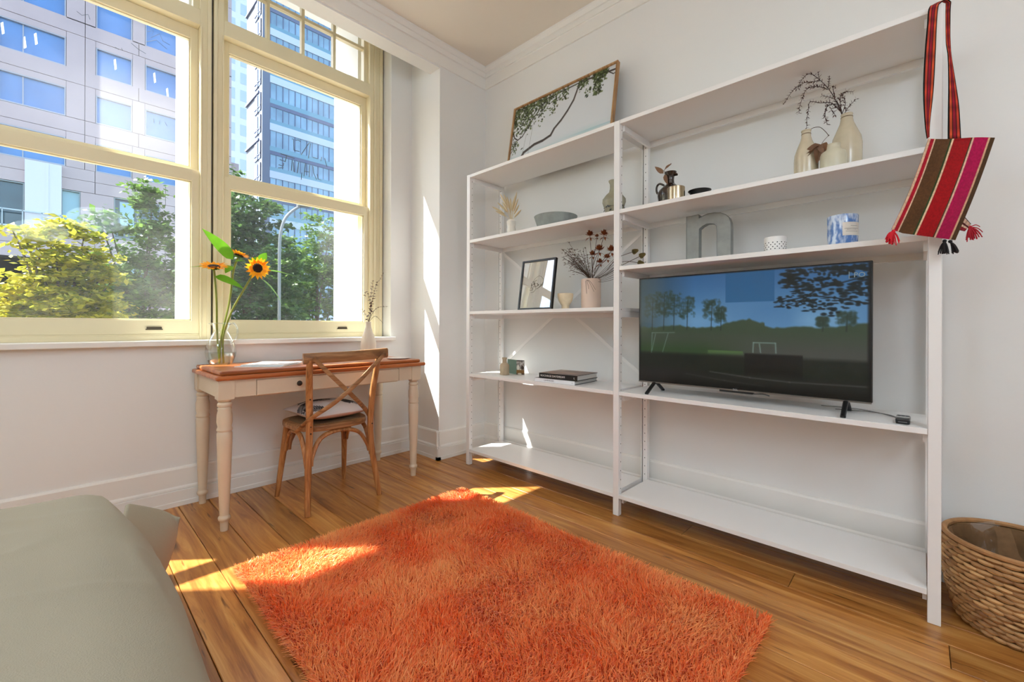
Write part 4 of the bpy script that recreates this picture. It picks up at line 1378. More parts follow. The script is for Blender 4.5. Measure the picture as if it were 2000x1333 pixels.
def sprig(name, label, foot, pts, leafmat, size, step=.020, cat='dried flower', group=None, pair=True, widen=.7, taper=True):
    o = Vector(foot)
    t = thing(name, label, cat, foot, group)
    mb, lf = MB(), MB()
    for path in pts:
        s = spline(path, 10)
        mb.tube([p - o for p in s], [.0018 * (1 - .6 * i / len(s)) for i in range(len(s))], n=5)
        acc = 0
        for i in range(1, len(s)):
            acc += (s[i] - s[i - 1]).length
            if acc > step and i > len(s) * .18:
                acc = 0
                tg = (s[i] - s[i - 1]).normalized()
                for sd in ((-1, 1) if pair else (rng.choice((-1, 1)),)):
                    a = rng.uniform(0, 6.28)
                    q = tg.orthogonal().normalized()
                    q = (q * math.cos(a) + tg.cross(q) * math.sin(a))
                    d = (q * sd + tg * .5 + Vector((0, 0, .1))).normalized()
                    k = size * rng.uniform(.6, 1.2) * ((1.15 - .6 * i / len(s)) if taper else 1)
                    lf.leaf(s[i] - o, d, tg, k, k * widen, curl=rng.uniform(-.2, .4), seg=3, tip=.8)
    mb.build('stems', TWIG, t)
    lf.build('leaves', leafmat, t, smooth=True, kind='stuff')
    return t


mouth = BV + Vector((0, 0, .262))
sprig('eucalyptus_sprig', 'dried purple brown eucalyptus sprig in the tall bottle vase', mouth,
      [[mouth, P(724, 610, y=3.075), P(722, 588, y=3.075), P(718, 570, y=3.07), P(712, 577, y=3.06)], [mouth, P(723, 605, y=3.07), P(729, 580, y=3.07), P(735, 556, y=3.07), P(743, 545, y=3.07), P(749, 533, y=3.06)],
       [mouth, P(716, 618, y=3.06), P(706, 603, y=3.05)], [mouth, P(726, 605, y=3.08), P(724, 585, y=3.09), P(727, 563, y=3.1), P(728, 550, y=3.1)]], EUC, .026, .020)
sprig('eucalyptus_sprig', 'fine drooping twig of tiny buds on the right side of the tall bottle vase', mouth,
      [[mouth, P(732, 618, y=3.07), P(743, 626, y=3.06), P(748, 632, y=3.05)], [mouth, P(730, 608, y=3.07), P(742, 600, y=3.06), P(758, 599, y=3.05)]], EUC, .011, .017)

mg = [('magazine', 'lower pale blue magazine of the pair on the desk', (.875, 2.842), .262, .275, DZ, .005, -.785, rgb(196, 208, 218), 1), ('magazine', 'upper white magazine with faint pictures, on top of the blue one', (.900, 2.860), .24, .262, DZ + .0052, .006, -.77, rgb(232, 228, 226), 2)]
for nm, lb_, c, w_, h_, z, t_, rot, colr, kk in mg:
    o = thing(nm, lb_, 'magazine', (c[0], c[1], z)); o.rotation_euler = (0, 0, rot)
    MB().box(-w_ / 2, w_ / 2, -h_ / 2, h_ / 2, 0, t_ - .001).build('pages', paint('page edges', rgb(236, 236, 234), .6), o)
    cvm = Canvas(60, 60, lin((1, 1, 1)))
    cvm.a[:] = np.array([.78, .83, .87]) if kk == 1 else np.array([.93, .91, .91])
    if kk == 2:
        for q in range(26):
            cvm.blob(r_.uniform(5, 55), r_.uniform(8, 50), r_.uniform(2, 8), r_.uniform(1, 5), r_.choice([(.62, .58, .58), (.80, .70, .68), (.70, .74, .72), (.95, .95, .96)]), .55)
        cvm.blend((cvm.Y < 4).astype(float), (.25, .36, .28), .8)
    print_sheet('cover', cvm, (-w_ / 2, h_ / 2, t_ - .0008), (w_ / 2, h_ / 2, t_ - .0008), (-w_ / 2, -h_ / 2, t_ - .0008), attr_mat('magazine cover %d' % kk, .25), o)
tag(MB().lathe([(.060, 0), (.074, .004), (.077, .008), (.072, .0075), (.02, .006)], c=(1.690, 2.745, DZ), n=32).build('saucer', paint('pale saucer', rgb(222, 214, 206), .35), smooth=True), 'small pale saucer lying on the right end of the desk', 'saucer')

# ------------------------------------------------------------------ rug
RA, RB, RC, RD = [np.array(p) for p in ((.535, 2.150), (1.795, 2.140), (1.765, .395), (.505, .405))]
rug = thing('shaggy_rug', 'bright orange shaggy rug on the wooden floor', 'rug', (1.15, 1.27, 0))
RO = np.array([1.15, 1.27, 0])
mb = MB()
pz = [tuple(np.append(p, 0) - RO) for p in (RD, RC, RB, RA)]
mb.add([(x, y, .001) for x, y, z in pz] + [(x, y, .010) for x, y, z in pz], [(3, 2, 1, 0), (4, 5, 6, 7), (0, 1, 5, 4), (1, 2, 6, 5), (2, 3, 7, 6), (3, 0, 4, 7)])
mb.build('backing', paint('rug backing', rgb(176, 66, 22), .9), rug)
N = 72000
uu, vv = nrng.random(N), nrng.random(N)
# denser, fringe-like edge
eN = 5200
k_ = nrng.integers(0, 4, eN); tt = nrng.random(eN); ee = nrng.random(eN) * .012
uu = np.concatenate([uu, np.where(k_ == 0, ee, np.where(k_ == 1, 1 - ee, tt))]); vv = np.concatenate([vv, np.where(k_ == 2, ee, np.where(k_ == 3, 1 - ee, tt))])
rootp = (RA * (1 - uu[:, None]) * (1 - vv[:, None]) + RB * uu[:, None] * (1 - vv[:, None]) + RD * (1 - uu[:, None]) * vv[:, None] + RC * uu[:, None] * vv[:, None])
cvn = Canvas(128, 128)
f1 = cvn.noise((7, 9), 31, 1.0) + cvn.noise((16, 20), 32, .7); f2 = cvn.noise((7, 9), 33, 1.0) + cvn.noise((16, 20), 34, .7); f3 = cvn.noise((6, 8), 35, 1.0) + cvn.noise((22, 26), 36, .5)
ii, jj = (vv * 127).astype(int), (uu * 127).astype(int)
lean = np.stack([f1[ii, jj], f2[ii, jj]], -1) * .55 + nrng.normal(size=(len(uu), 2)) * .42
edge = np.stack([np.where(uu < .02, -1, np.where(uu > .98, 1, 0)), np.where(vv < .02, 1, np.where(vv > .98, -1, 0))], -1) * .55
lean = lean + edge
ln_ = .034 * (0.75 + .5 * nrng.random(len(uu)))
ll = np.linalg.norm(lean, axis=1); lean = lean / np.maximum(1, ll / 1.1)[:, None]
up_ = 1.0 / np.sqrt(1 + (lean ** 2).sum(1))
mid = np.stack([rootp[:, 0] + lean[:, 0] * ln_ * .22, rootp[:, 1] + lean[:, 1] * ln_ * .22, .009 + ln_ * .55 * up_], -1)
tip = np.stack([rootp[:, 0] + lean[:, 0] * ln_ * .85, rootp[:, 1] + lean[:, 1] * ln_ * .85, .009 + ln_ * .88 * up_], -1)
root = np.concatenate([rootp, np.full((len(uu), 1), .008)], 1)
wa_ = nrng.random(len(uu)) * math.pi
wv_ = np.stack([np.cos(wa_), np.sin(wa_), np.zeros(len(uu))], -1) * .0016
Vr = np.stack([root - wv_, root + wv_, mid + wv_, mid - wv_, tip + wv_ * .35, tip - wv_ * .35], 1).reshape(-1, 3) - RO
b0 = np.arange(len(uu))[:, None] * 6
Qr = np.concatenate([b0 + np.array([0, 1, 2, 3]), b0 + np.array([3, 2, 4, 5])], 1).reshape(-1, 4)
RUGM, nt, b = new_mat('orange shag yarn')
a = nt.nodes.new('ShaderNodeAttribute'); a.attribute_name = 'print'
nt.links.new(a.outputs['Color'], b.inputs['Base Color']); b.inputs['Roughness'].default_value = .36; b.inputs['Specular IOR Level'].default_value = .4
b.inputs['Sheen Weight'].default_value = .25
t_ = nt.nodes.new('ShaderNodeBsdfTranslucent'); nt.links.new(a.outputs['Color'], t_.inputs[0])
mx = nt.nodes.new('ShaderNodeMixShader'); mx.inputs[0].default_value = .3
nt.links.new(b.outputs[0], mx.inputs[1]); nt.links.new(t_.outputs[0], mx.inputs[2]); nt.links.new(mx.outputs[0], nt.nodes['Material Output'].inputs[0])
pile = grid_obj('pile', Vr, Qr, RUGM, rug, smooth=True, kind='stuff')
tone = np.clip(.5 + .30 * f3[ii, jj] + nrng.normal(size=len(uu)) * .20, 0, 1)[:, None]
cA, cB = to_lin(np.array([.97, .42, .13])), to_lin(np.array([1.0, .74, .46]))
cc = cA * (1 - tone) + cB * tone
colour_verts(pile, np.repeat(cc, 6, axis=0))

# ------------------------------------------------------------------ bed
DUV = paint('sage linen', rgb(160, 152, 132), .9, bump=.25, scale=420, var=.03, vscale=3)
bed = thing('bed', 'low bed under a rumpled sage green linen duvet', 'bed', (-.75, .8, 0))
BO = np.array([-.75, .8, 0])
MB().box(-.85, .80, -1.3, 1.10, .03, .24).build('base', paint('dark bed base', rgb(46, 42, 40), .9), bed, bevel=.02)
nx, ny = 150, 190
gu, gv = np.linspace(-1, 1, nx), np.linspace(-1, 1, ny)
GU, GV = np.meshgrid(gu, gv)
# wrap parameter: flat on top, rolling over the edges
hx, hy = .955, 1.385


def roll(q, half, r):
    """arc-length along a slab edge: returns offset and drop"""
    s = q * (half + .42)
    a = np.abs(s); f = half - r
    ang = np.clip((a - f) / r, 0, math.pi / 2 * .96)
    off = np.where(a < f, a, f + r * np.sin(ang)) + np.maximum(0, a - f - r * math.pi / 2 * .96) * .10
    dz = np.where(a < f, 0, r * (1 - np.cos(ang))) + np.maximum(0, a - f - r * math.pi / 2 * .96) * .98
    return np.sign(s) * off, dz


ox, dx_ = roll(GU, hx, .19)
oy, dy_ = roll(GV, hy, .23)
drop = (dx_ ** 2.4 + dy_ ** 2.4) ** (1 / 2.4)
cvb = Canvas(nx, ny)
wr = cvb.noise((6, 8), 41, .010) + cvb.noise((16, 22), 42, .006)
ridge = 1 - np.abs(cvb.noise((14, 26), 43, 1.0)); wr = wr + .010 * np.clip(ridge - .72, 0, 1) * 2
top_z = .535 + .035 * (1 - GU ** 2) * (1 - GV ** 2) + wr
zz = np.maximum(top_z - drop, .10)
# rounded corners: pull corner points inward
cr_ = np.clip((np.abs(ox) / hx) ** 6 * (np.abs(oy) / hy) ** 6, 0, 1)
ox = ox * (1 - .10 * cr_) + .012 * cvb.noise((5, 9), 44, 1) * (drop > .1); oy = oy * (1 - .06 * cr_)
pv = np.stack([ox + BO[0] - .0 , oy + BO[1] - .085, zz], -1) - BO
idx = np.arange(nx * ny).reshape(ny, nx)
qd = np.stack([idx[:-1, :-1], idx[:-1, 1:], idx[1:, 1:], idx[1:, :-1]], -1).reshape(-1, 4)
grid_obj('duvet', pv.reshape(-1, 3), qd, DUV, bed, smooth=True)
# hanging corner of the duvet
A0, A1, A2, A3 = P(250, 981, z=.43), P(322, 995, z=.36), Vector((.325, 2.11, .315)), Vector((.285, 2.09, .14))
B0 = Vector((.12, 1.90, .38)); B1 = Vector((.215, 1.86, .15))
rows = []
for k in range(13):
    t = k / 12
    topc = spline([A0, A1, A2], 6)[min(12, k)]
    botc = B0 * (1 - t) ** 2 + B1 * 2 * t * (1 - t) + A3 * t * t
    rows.append([topc * (1 - s / 8) + botc * (s / 8) + Vector((.02, .03, .0)) * math.sin(s / 8 * math.pi) * (.5 + math.sin(t * 9) * .4) for s in range(9)])
pts = np.array([[tuple(p) for p in r] for r in rows]) - BO
idx = np.arange(13 * 9).reshape(13, 9)
qd = np.stack([idx[:-1, :-1], idx[:-1, 1:], idx[1:, 1:], idx[1:, :-1]], -1).reshape(-1, 4)
fl = grid_obj('duvet_corner', pts.reshape(-1, 3), qd, DUV, bed, smooth=True)
so_ = fl.modifiers.new('thickness', 'SOLIDIFY'); so_.thickness = .018
sb_ = fl.modifiers.new('soft', 'SUBSURF'); sb_.levels = 1; sb_.render_levels = 2

# ------------------------------------------------------------------ things on the shelves
def turned(name, label, cat, X, pxc, z0, prof, mat, group=None, n=28, inner=None, cap=True):
    """lathe from measured half-widths: prof = (half width px, py or None for the base)"""
    c = Vector((X, P(pxc, 500, x=X).y, z0))
    k = mpp(c)
    t = thing(name, label, cat, c, group)
    pr = []
    for hw, py in prof:
        z = 0 if py is None else P(pxc, py, x=X).z - z0
        pr.append((hw * k, z))
    if inner: pr += [(r * k, (P(pxc, py, x=X).z - z0)) for r, py in inner]
    MB().lathe(pr, n=n, cap=cap).build('body', mat, t, smooth=True)
    return t, c, k


S2, S4L, S4R, S3 = 1.7435, 1.1905, 1.4205, .7085
WCER = paint('white ceramic', rgb(232, 226, 214), .4, var=.05, vscale=30)
# little white vase with bunny-tail grass
t, vc, k = turned('bud_vase', 'small white ceramic vase holding pale dried grass', 'vase', 2.30, 998.5, S2, [(7, None), (9, 449), (7.6, 444), (8.8, 438), (9.3, 433), (6.5, 430), (5.0, 433)], WCER)
GRASS = leaf_mat('cream dried grass', rgb(206, 186, 142), rgb(238, 224, 192), .3, scale=40)
gb = thing('dried_grass', 'bunch of cream fluffy dried grass in the small white vase', 'dried flower', (vc.x, vc.y, P(998, 436, x=2.3).z))
go = Vector(gb.location)
for px, py, dx in ((961, 404, 0), (972, 396, .03), (977, 379, -.01), (984, 380, .02), (990, 384, 0), (997, 387, -.03), (1003, 391, .02), (1009.5, 375, 0), (1014, 400, .02), (1018, 410, -.02), (968, 412, -.02), (1006, 383, .03), (993, 398, .03), (981, 395, -.03), (1012, 388, -.02)):
    tp = P(px, py, x=2.30 + dx) - go
    md = Vector((tp.x * .4, tp.y * .35, tp.z * .5))
    s = spline([(0, 0, 0), md, tp], 6)
    mb = MB().tube(s, .0011, n=5)
    i0 = int(len(s) * .52)
    seg = s[i0:]
    mb.tube(seg, [.0012 + .0062 * math.sin(math.pi * (.12 + .88 * i / max(1, len(seg) - 1))) for i in range(len(seg))], n=7)
    for i in range(26):
        b = seg[rng.randrange(len(seg))]
        d = (seg[-1] - seg[0]).normalized()
        q = Vector((rng.gauss(0, 1), rng.gauss(0, 1), rng.gauss(0, 1))); q = (q - d * q.dot(d)).normalized()
        mb.leaf(b, d * .9 + q * .7, q, .018, .0028, curl=0, seg=1)
    mb.build('grass_stalk', GRASS, gb, smooth=True)
# wide grey dish
DISHM = paint('mottled grey stoneware', rgb(142, 148, 144), .6, var=.18, vscale=14, bump=.15, scale=60)
t, c, k = turned('grey_dish', 'wide mottled grey stoneware dish on the upper left shelf', 'dish', 2.385, 1085, S2, [(34, None), (37, 440), (41.5, 426), (42.2, 424.5), (40.5, 424.3), (35, 438)], DISHM, n=40)
# green-grey bottle vase with dark leaf trail behind the middle post
SW = paint('olive glazed stoneware', rgb(150, 144, 120), .25, var=.1, vscale=20)
t, c, k = turned('glazed_vase', 'olive glazed long-necked vase with a dark painted vine, half behind the middle post', 'vase', 2.40, 1199, S2, [(15, None), (18, 409), (22.5, 396), (22, 390), (16, 382), (9.5, 376), (8, 368), (8.2, 360), (10.5, 355), (10.5, 353.5), (8, 354.5), (6, 362)], SW)
vine = MB()
for i in range(16):
    a = math.radians(150 + i * 9); zz_ = .045 + .035 * math.sin(i * .9) + .004 * i
    r = 22.8 * k * (1 - max(0, zz_ - .06) * 4.5)
    vine.leaf((r * math.cos(a), r * math.sin(a), zz_), (-math.sin(a), math.cos(a), .7 * math.cos(i * 1.7)), (math.cos(a), math.sin(a), 0), .022, .014, curl=0, seg=2, fold=0)
vine.lathe([(16.3 * k, .0905), (15.0 * k, .0935)], n=28, cap=False).lathe([(19.8 * k, .079), (18.9 * k, .082)], n=28, cap=False)
vine.build('painted_vine', paint('dark vine glaze', rgb(46, 42, 32), .3), t)


def leaning(name, label, cat, tl, tr, bl, x_bot, z_bot, depth_, fw, canvas, frame_mat, print_mat, group=None, mount=0.0, glass=None):
    """frame leaning back on the wall; tl,tr,bl measured corners; bottom front edge at x_bot"""
    yl = P(bl[0], bl[1], x=x_bot).y
    z_t = None
    r = ray(*tl); xt = yl / r[1] * r[0]
    TLp = P(tl[0], tl[1], x=xt)
    r2 = ray(*tr)
    TRp = P(tr[0], tr[1], x=xt)
    zt = (TLp.z + TRp.z) / 2
    yr = TRp.y
    b = Vector((x_bot, 0, z_bot)); u = Vector((xt - x_bot, 0, zt - z_bot)); H = u.length; u.normalize()
    n = Vector((-u.z, 0, u.x))                      # outward normal toward the room
    W = yl - yr
    o = thing(name, label, cat, (x_bot, (yl + yr) / 2, z_bot), group)
    Y = Vector((0, 1, 0))
    def bar(a0, a1, h0, h1):
        c = u * ((h0 + h1) / 2) + Y * ((a0 + a1) / 2) - n * (depth_ / 2)
        return MB().obox(c, Y * ((a1 - a0) / 2), u * ((h1 - h0) / 2), n * (depth_ / 2))
    for a0, a1, h0, h1 in ((-W / 2, -W / 2 + fw, 0, H), (W / 2 - fw, W / 2, 0, H), (-W / 2 + fw, W / 2 - fw, 0, fw), (-W / 2 + fw, W / 2 - fw, H - fw, H)):
        bar(a0, a1, h0, h1).build('frame_bar', frame_mat, o, bevel=.001)
    c = u * (H / 2) - n * (depth_ * .75)
    MB().obox(c, Y * (W / 2 - fw), u * (H / 2 - fw), n * .002).build('backing', paint(name + ' backing', rgb(120, 110, 96), .9), o)
    f = n * (-depth_ * .45)
    print_sheet('print', canvas, Y * (W / 2 - fw) + u * (H - fw) + f, Y * (-W / 2 + fw) + u * (H - fw) + f, Y * (W / 2 - fw) + u * fw + f, print_mat, o)
    if glass:
        g = n * (-depth_ * .25)
        vs = [Y * (W / 2 - fw) + u * fw + g, Y * (-W / 2 + fw) + u * fw + g, Y * (-W / 2 + fw) + u * (H - fw) + g, Y * (W / 2 - fw) + u * (H - fw) + g]
        vs2 = [v_ - n * .0015 for v_ in vs]
        MB().add([tuple(v_) for v_ in vs] + [tuple(v_) for v_ in vs2], [(0, 1, 2, 3), (7, 6, 5, 4), (0, 4, 5, 1), (1, 5, 6, 2), (2, 6, 7, 3), (3, 7, 4, 0)]).build('glass', glass, o)
    return o


# large beach print: branch with swing over pale sea
cv = Canvas(300, 178, (.80, .82, .83))
W_, H_ = cv.w, cv.h
v = cv.Y / H_; u = cv.X / W_
cv.a = np.stack([.81 - .0 * v, .825 + .0 * v, .84 + 0 * v], -1)
cv.blend(np.clip((v - .66) * 9, 0, 1) * np.clip(.55 + cv.noise((5, 18), 51, .7), 0, 1), (.70, .80, .80), .8)
cv.blend(np.clip(1 - np.abs(v - .80 - .02 * np.sin(u * 9)) / .03, 0, 1) * np.clip((u - .35) * 2, 0, 1), (.52, .70, .72), .8)
cv.blend(np.clip(1 - np.abs(v - .845 + .01 * u) / .010, 0, 1) * np.clip((u - .70) * 4, 0, 1), (.24, .40, .42), .9)
cv.blend(np.clip(1 - np.abs(v - .74) / .018, 0, 1) * np.clip((u - .5) * 3, 0, 1), (.60, .75, .78), .7)
cv.blend(np.clip((v - .87) * 14, 0, 1), (.84, .83, .81))
BR = (.25, .22, .21)
P_ = lambda pts: [(a * W_, b * H_) for a, b in pts]
trunk = [(-.01, .84), (.05, .93), (.10, .89), (.16, .73), (.27, .665), (.36, .655), (.44, .62), (.47, .54), (.53, .46), (.585, .36), (.635, .24), (.655, .14), (.675, .02)]
for i in range(len(trunk) - 1):
    cv.line(P_([trunk[i], trunk[i + 1]]), 8.5 - .42 * i, BR, 1, 1)
    cv.line(P_([(trunk[i][0] + .004, trunk[i][1] + .012), (trunk[i + 1][0] + .004, trunk[i + 1][1] + .012)]), 2.0, (.46, .42, .40), .6, 1.5)
cv.line(P_([(-.01, .78), (.04, .90)]), 9, BR, 1, 1)
for pts, wd in (((( -.01, .30), (.03, .45), (.07, .50), (.12, .47), (.20, .30), (.32, .10), (.36, .0)), 3.2), (((.15, .42), (.20, .24), (.25, .22), (.30, .25), (.33, .18)), 2.0), (((.675, .02), (.80, .045), (.93, .06), (1.0, .07)), 4.2), (((.93, .06), (.975, .12), (1.0, .11)), 2.2), (((.02, .02), (.2, .05), (.45, .04), (.68, .03)), 3), (((.45, .15), (.53, .12), (.56, .18)), 1.5), (((.05, .5), (.03, .62), (.0, .68)), 2)):
    cv.line(P_(pts), wd, BR, 1, .8)
r_ = random.Random(77)
LV = [(.20, .24, .14), (.30, .35, .20), (.14, .16, .11), (.40, .45, .28)]
def leaves(n, fx, fy):
    for q in range(n):
        cv.blob(fx() * W_, fy() * H_, r_.uniform(1.4, 4.0), r_.uniform(1.0, 2.4), r_.choice(LV), .92, .6, r_.uniform(0, 3))
leaves(420, lambda: r_.random() ** 1.1 * .36, lambda: abs(r_.gauss(0, .16)))
leaves(200, lambda: r_.uniform(0, .22), lambda: r_.uniform(0, .42))
leaves(150, lambda: r_.uniform(.33, .58), lambda: abs(r_.gauss(.02, .10)))
leaves(40, lambda: r_.gauss(.04, .03), lambda: r_.gauss(.56, .06))
leaves(60, lambda: r_.gauss(.71, .025), lambda: abs(r_.gauss(.06, .05)))
leaves(150, lambda: r_.uniform(.80, .93), lambda: abs(r_.gauss(.04, .04)))
leaves(90, lambda: r_.gauss(.855, .018), lambda: r_.uniform(.08, .30))
leaves(30, lambda: r_.uniform(.74, .84), lambda: r_.uniform(.16, .30))
leaves(26, lambda: r_.gauss(.44, .012), lambda: r_.uniform(.12, .32))
cv.line(P_([(.235, .27), (.205, .90)]), .8, (.45, .45, .44), .9); cv.line(P_([(.165, .47), (.135, .90)]), .8, (.45, .45, .44), .9)
cv.line(P_([(.125, .905), (.21, .90)]), 2.2, (.40, .34, .32))
leaning('beach_print', 'large oak-framed print of a branch with a swing, on top of the shelving', 'picture', (1003.9, 214.7), (1207, 114), (987, 322), 2.405, TOP + .0005, .030, .012,
        cv, wood('oak frame', [rgb(120, 82, 48), rgb(168, 126, 82), rgb(198, 160, 112)], 'z', rough=.5, scale=1.5), attr_mat('beach print ink', .5))

# black frame with a skull drawing
cv = Canvas(150, 210, (.86, .86, .85))
W_, H_ = cv.w, cv.h
K = (.10, .10, .11)
S_ = lambda pts: [(W_ * (x - 165) / 640, H_ * (y - 200) / 960) for x, y in pts]
for pts, wd in (([(470, 520), (510, 500), (560, 520), (600, 570), (612, 630), (605, 690)], 1.3), ([(470, 520), (430, 560), (405, 600), (380, 640)], 1.2), ([(605, 640), (585, 690), (550, 720), (490, 770)], 2.6), ([(600, 690), (540, 735)], 2.2),
                ([(400, 620), (440, 605), (470, 585)], 2.2), ([(440, 640), (430, 680), (460, 715)], 2.4), ([(480, 655), (520, 690), (495, 700)], 3.2), ([(365, 650), (385, 690), (360, 700)], 2.6), ([(360, 730), (400, 740), (395, 790), (350, 795)], 2.2),
                ([(460, 715), (470, 770), (430, 825), (370, 840)], 1.8), ([(410, 720), (470, 715), (510, 700)], 2.0), ([(380, 700), (360, 740), (345, 790)], 1.6), ([(370, 760), (405, 765)], 1.6)):
    cv.line(S_(pts), wd, K, .85, 1)
cv.blob(*S_([(425, 660)])[0], 5, 6, K, .55); cv.blob(*S_([(375, 680)])[0], 3, 5, K, .7); cv.blob(*S_([(575, 690)])[0], 6, 5, K, .35)
leaning('skull_drawing', 'black-framed ink drawing of a skull leaning on the left bay shelf', 'picture', (1020.5, 511), (1086, 502.5), (1010.5, 604), 2.235, S4L + .0003, .022, .0135,
        cv, BLACK, attr_mat('drawing paper', .7), glass=thin_glass('picture glass', gloss=.22, edge=.45))

# small cream footed bowl, pink cylinder vase
t, c, k = turned('footed_bowl', 'small cream footed bowl between the skull drawing and the pink vase', 'bowl', 2.33, 1104.5, S4L, [(7.5, None), (7.5, 597), (9, 595), (13.5, 588), (15.3, 580), (15.5, 574), (14.5, 573.6), (12.5, 582)], paint('cream speckled glaze', rgb(232, 214, 182), .4, var=.06, vscale=30))
PKX = 2.42
t, pc, k = turned('pink_vase', 'pale pink cylinder vase full of brown dried flowers', 'vase', PKX, 1154.5, S4L, [(18.6, None), (19, 595), (19, 546.5), (18.5, 545.5), (17.5, 546), (17.5, 570)], paint('pale pink ceramic', rgb(226, 200, 182), .5, var=.03), n=36)
vt = Vector((PKX, pc.y, P(1154.5, 548, x=PKX).z))
RUST = leaf_mat('rust brown petals', rgb(92, 40, 18), rgb(164, 88, 44), .15, scale=60)
HYD = leaf_mat('brown hydrangea petals', rgb(70, 48, 40), rgb(122, 90, 76), .15, scale=60)
PODM = leaf_mat('olive brown papery pods', rgb(96, 82, 44), rgb(150, 134, 84), .2, scale=50)


def rose(px, py, dx, R, label, mat=RUST):
    h = P(px, py, x=PKX + dx)
    o = vt + Vector((rng.uniform(-.015, .015), rng.uniform(-.015, .015), 0))
    t = thing('dried_rose', label, 'dried flower', o, 'dried flowers in the pink vase')
    MB().tube([p - o for p in spline([o, o * .5 + h * .5 + Vector((0, 0, .02)), h], 6)], .0016, n=5).build('stem', TWIG, t)
    mb = MB()
    for i in range(30):
        a = i * 2.4; e = .15 + 1.25 * (i / 30)
        d = Vector((math.cos(a) * math.cos(e), math.sin(a) * math.cos(e), math.sin(e)))
        mb.leaf(h - o + d * R * .15, d, Vector((0, 0, 1)) - d * .4, R * rng.uniform(.7, 1.1), R * .62, curl=rng.uniform(-.5, .2), seg=2, tip=.9)
    for i in range(5):
        a = i * 1.25 + .3
        mb.leaf(h - o - Vector((0, 0, R * .3)), (math.cos(a), math.sin(a), -.3), (0, 0, 1), R * 1.2, R * .4, curl=.2, seg=2)
    mb.build('petals', mat, t, smooth=True, kind='stuff')


rose(1152, 461, .00, .034, 'rust dried rose standing highest at the left above the pink vase')
rose(1180, 460, .01, .034, 'dark rust dried rose standing highest at the right above the pink vase')
rose(1166, 463, -.02, .018, 'small dark dried rosebud between the two tallest roses')
rose(1170, 490, -.03, .036, 'rust dried rose just below the tall pair in the pink vase')
rose(1157, 499, .01, .028, 'dried rose low on the left of the rust cluster')
rose(1194, 491, -.01, .036, 'orange brown dried rose beside the middle post')
rose(1186, 505, .03, .030, 'dried rose tucked behind the orange brown one by the post')
rose(1172, 514, -.02, .028, 'lowest dried rose, just above the rim of the pink vase')
hy = thing('dried_hydrangea', 'bushy brown dried hydrangea on the left of the pink vase', 'dried flower', vt, 'dried flowers in the pink vase')
mb, sm = MB(), MB()
for q in range(210):
    t_ = rng.random()
    cx_, cy_ = 1128 + rng.gauss(0, 11) - 8 * t_, 518 + rng.gauss(0, 12) - 12 * t_
    if q < 34: cx_, cy_ = rng.uniform(1097, 1128), rng.uniform(486, 512)
    h = P(cx_, cy_, x=PKX + rng.uniform(-.06, .05)) - vt
    if q % 4 == 0:
        sm.tube(spline([(0, 0, 0), tuple(h * .5 + Vector((0, 0, .012))), tuple(h)], 4), .0009, n=4)
    R = rng.uniform(.006, .011)
    for i in range(4):
        a = i * 1.57 + rng.uniform(-.3, .3)
        up2 = Vector((rng.gauss(0, .5), rng.gauss(0, .5), 1)).normalized()
        d = (Vector((math.cos(a), math.sin(a), rng.uniform(-.2, .4))))
        mb.leaf(h, d, up2, R, R * .9, curl=rng.uniform(-.2, .4), seg=2, tip=.8)
sm.build('stems', TWIG, hy); mb.build('florets', HYD, hy, smooth=True, kind='stuff')
for (px, py), mid_, lb_ in (((1238, 492), (1205, 505), 'upper olive papery seed pod reaching past the middle post'), ((1252, 500), (1212, 520), 'right olive papery seed pod reaching past the middle post'), ((1249, 514), (1215, 512), 'lowest olive papery seed pod reaching past the middle post')):
    h, m_ = P(px, py, x=PKX - .02), P(*mid_, x=PKX - .01)
    t = thing('seed_pod', lb_, 'dried flower', vt, 'dried flowers in the pink vase')
    MB().tube([p - vt for p in spline([vt, vt * .6 + m_ * .4 + Vector((0, -.03, -.004)), m_, h], 6)], .0018, n=5).build('stem', TWIG, t)
    d = (h - m_).normalized()
    mb = MB()
    for i in range(9):
        a = i * .7
        q = d.orthogonal().normalized(); q = q * math.cos(a) + d.cross(q) * math.sin(a)
        mb.leaf(h - vt - d * .012, d + q * .55, q, .040, .030, curl=.35, seg=4, fold=.3)
    mb.build('pod', PODM, t, smooth=True)
mb = MB()
for i in range(9):
    e = P(1196 + i * 1.0, 508 + i * 5, x=PKX + rng.uniform(-.04, .03))
    mb.tube([p - vt for p in spline([vt, vt * .5 + e * .5 + Vector((0, 0, -.01)), e + Vector((0, -.03, .02))], 5)], .0011, n=4)
for px, py in ((1150, 565), (1160, 570), (1163, 566), (1146, 574)):
    e = P(px, py, x=PKX - .085)
    mb.tube([p - vt for p in spline([vt + Vector((-.05, .01, .002)), vt * .5 + e * .5 + Vector((-.035, 0, .02)), e], 5)], .0011, n=4)
o = mb.build('dried_grass_stems', TWIG); o.location = vt
tag(o, 'thin bare dried stems curving out of the pink vase and over its rim', 'dried flower', 'dried flowers in the pink vase')
for i, (px0, py0, px1, py1) in enumerate(((1146, 528, 1139, 484), (1150, 524, 1147, 497))):
    sprig('dried_sprig', ['thin grey green sprig with round leaves, left of the tall roses', 'short grey green sprig below the tall left rose'][i], vt, [[vt, P((px0 + px1) / 2, (py0 + py1) / 2 + 6, x=PKX - .02), P(px1, py1, x=PKX - .02)]], leaf_mat('grey green dried leaf %d' % i, rgb(78, 70, 50), rgb(120, 112, 84), .15), .018, .016, group='dried flowers in the pink vase')

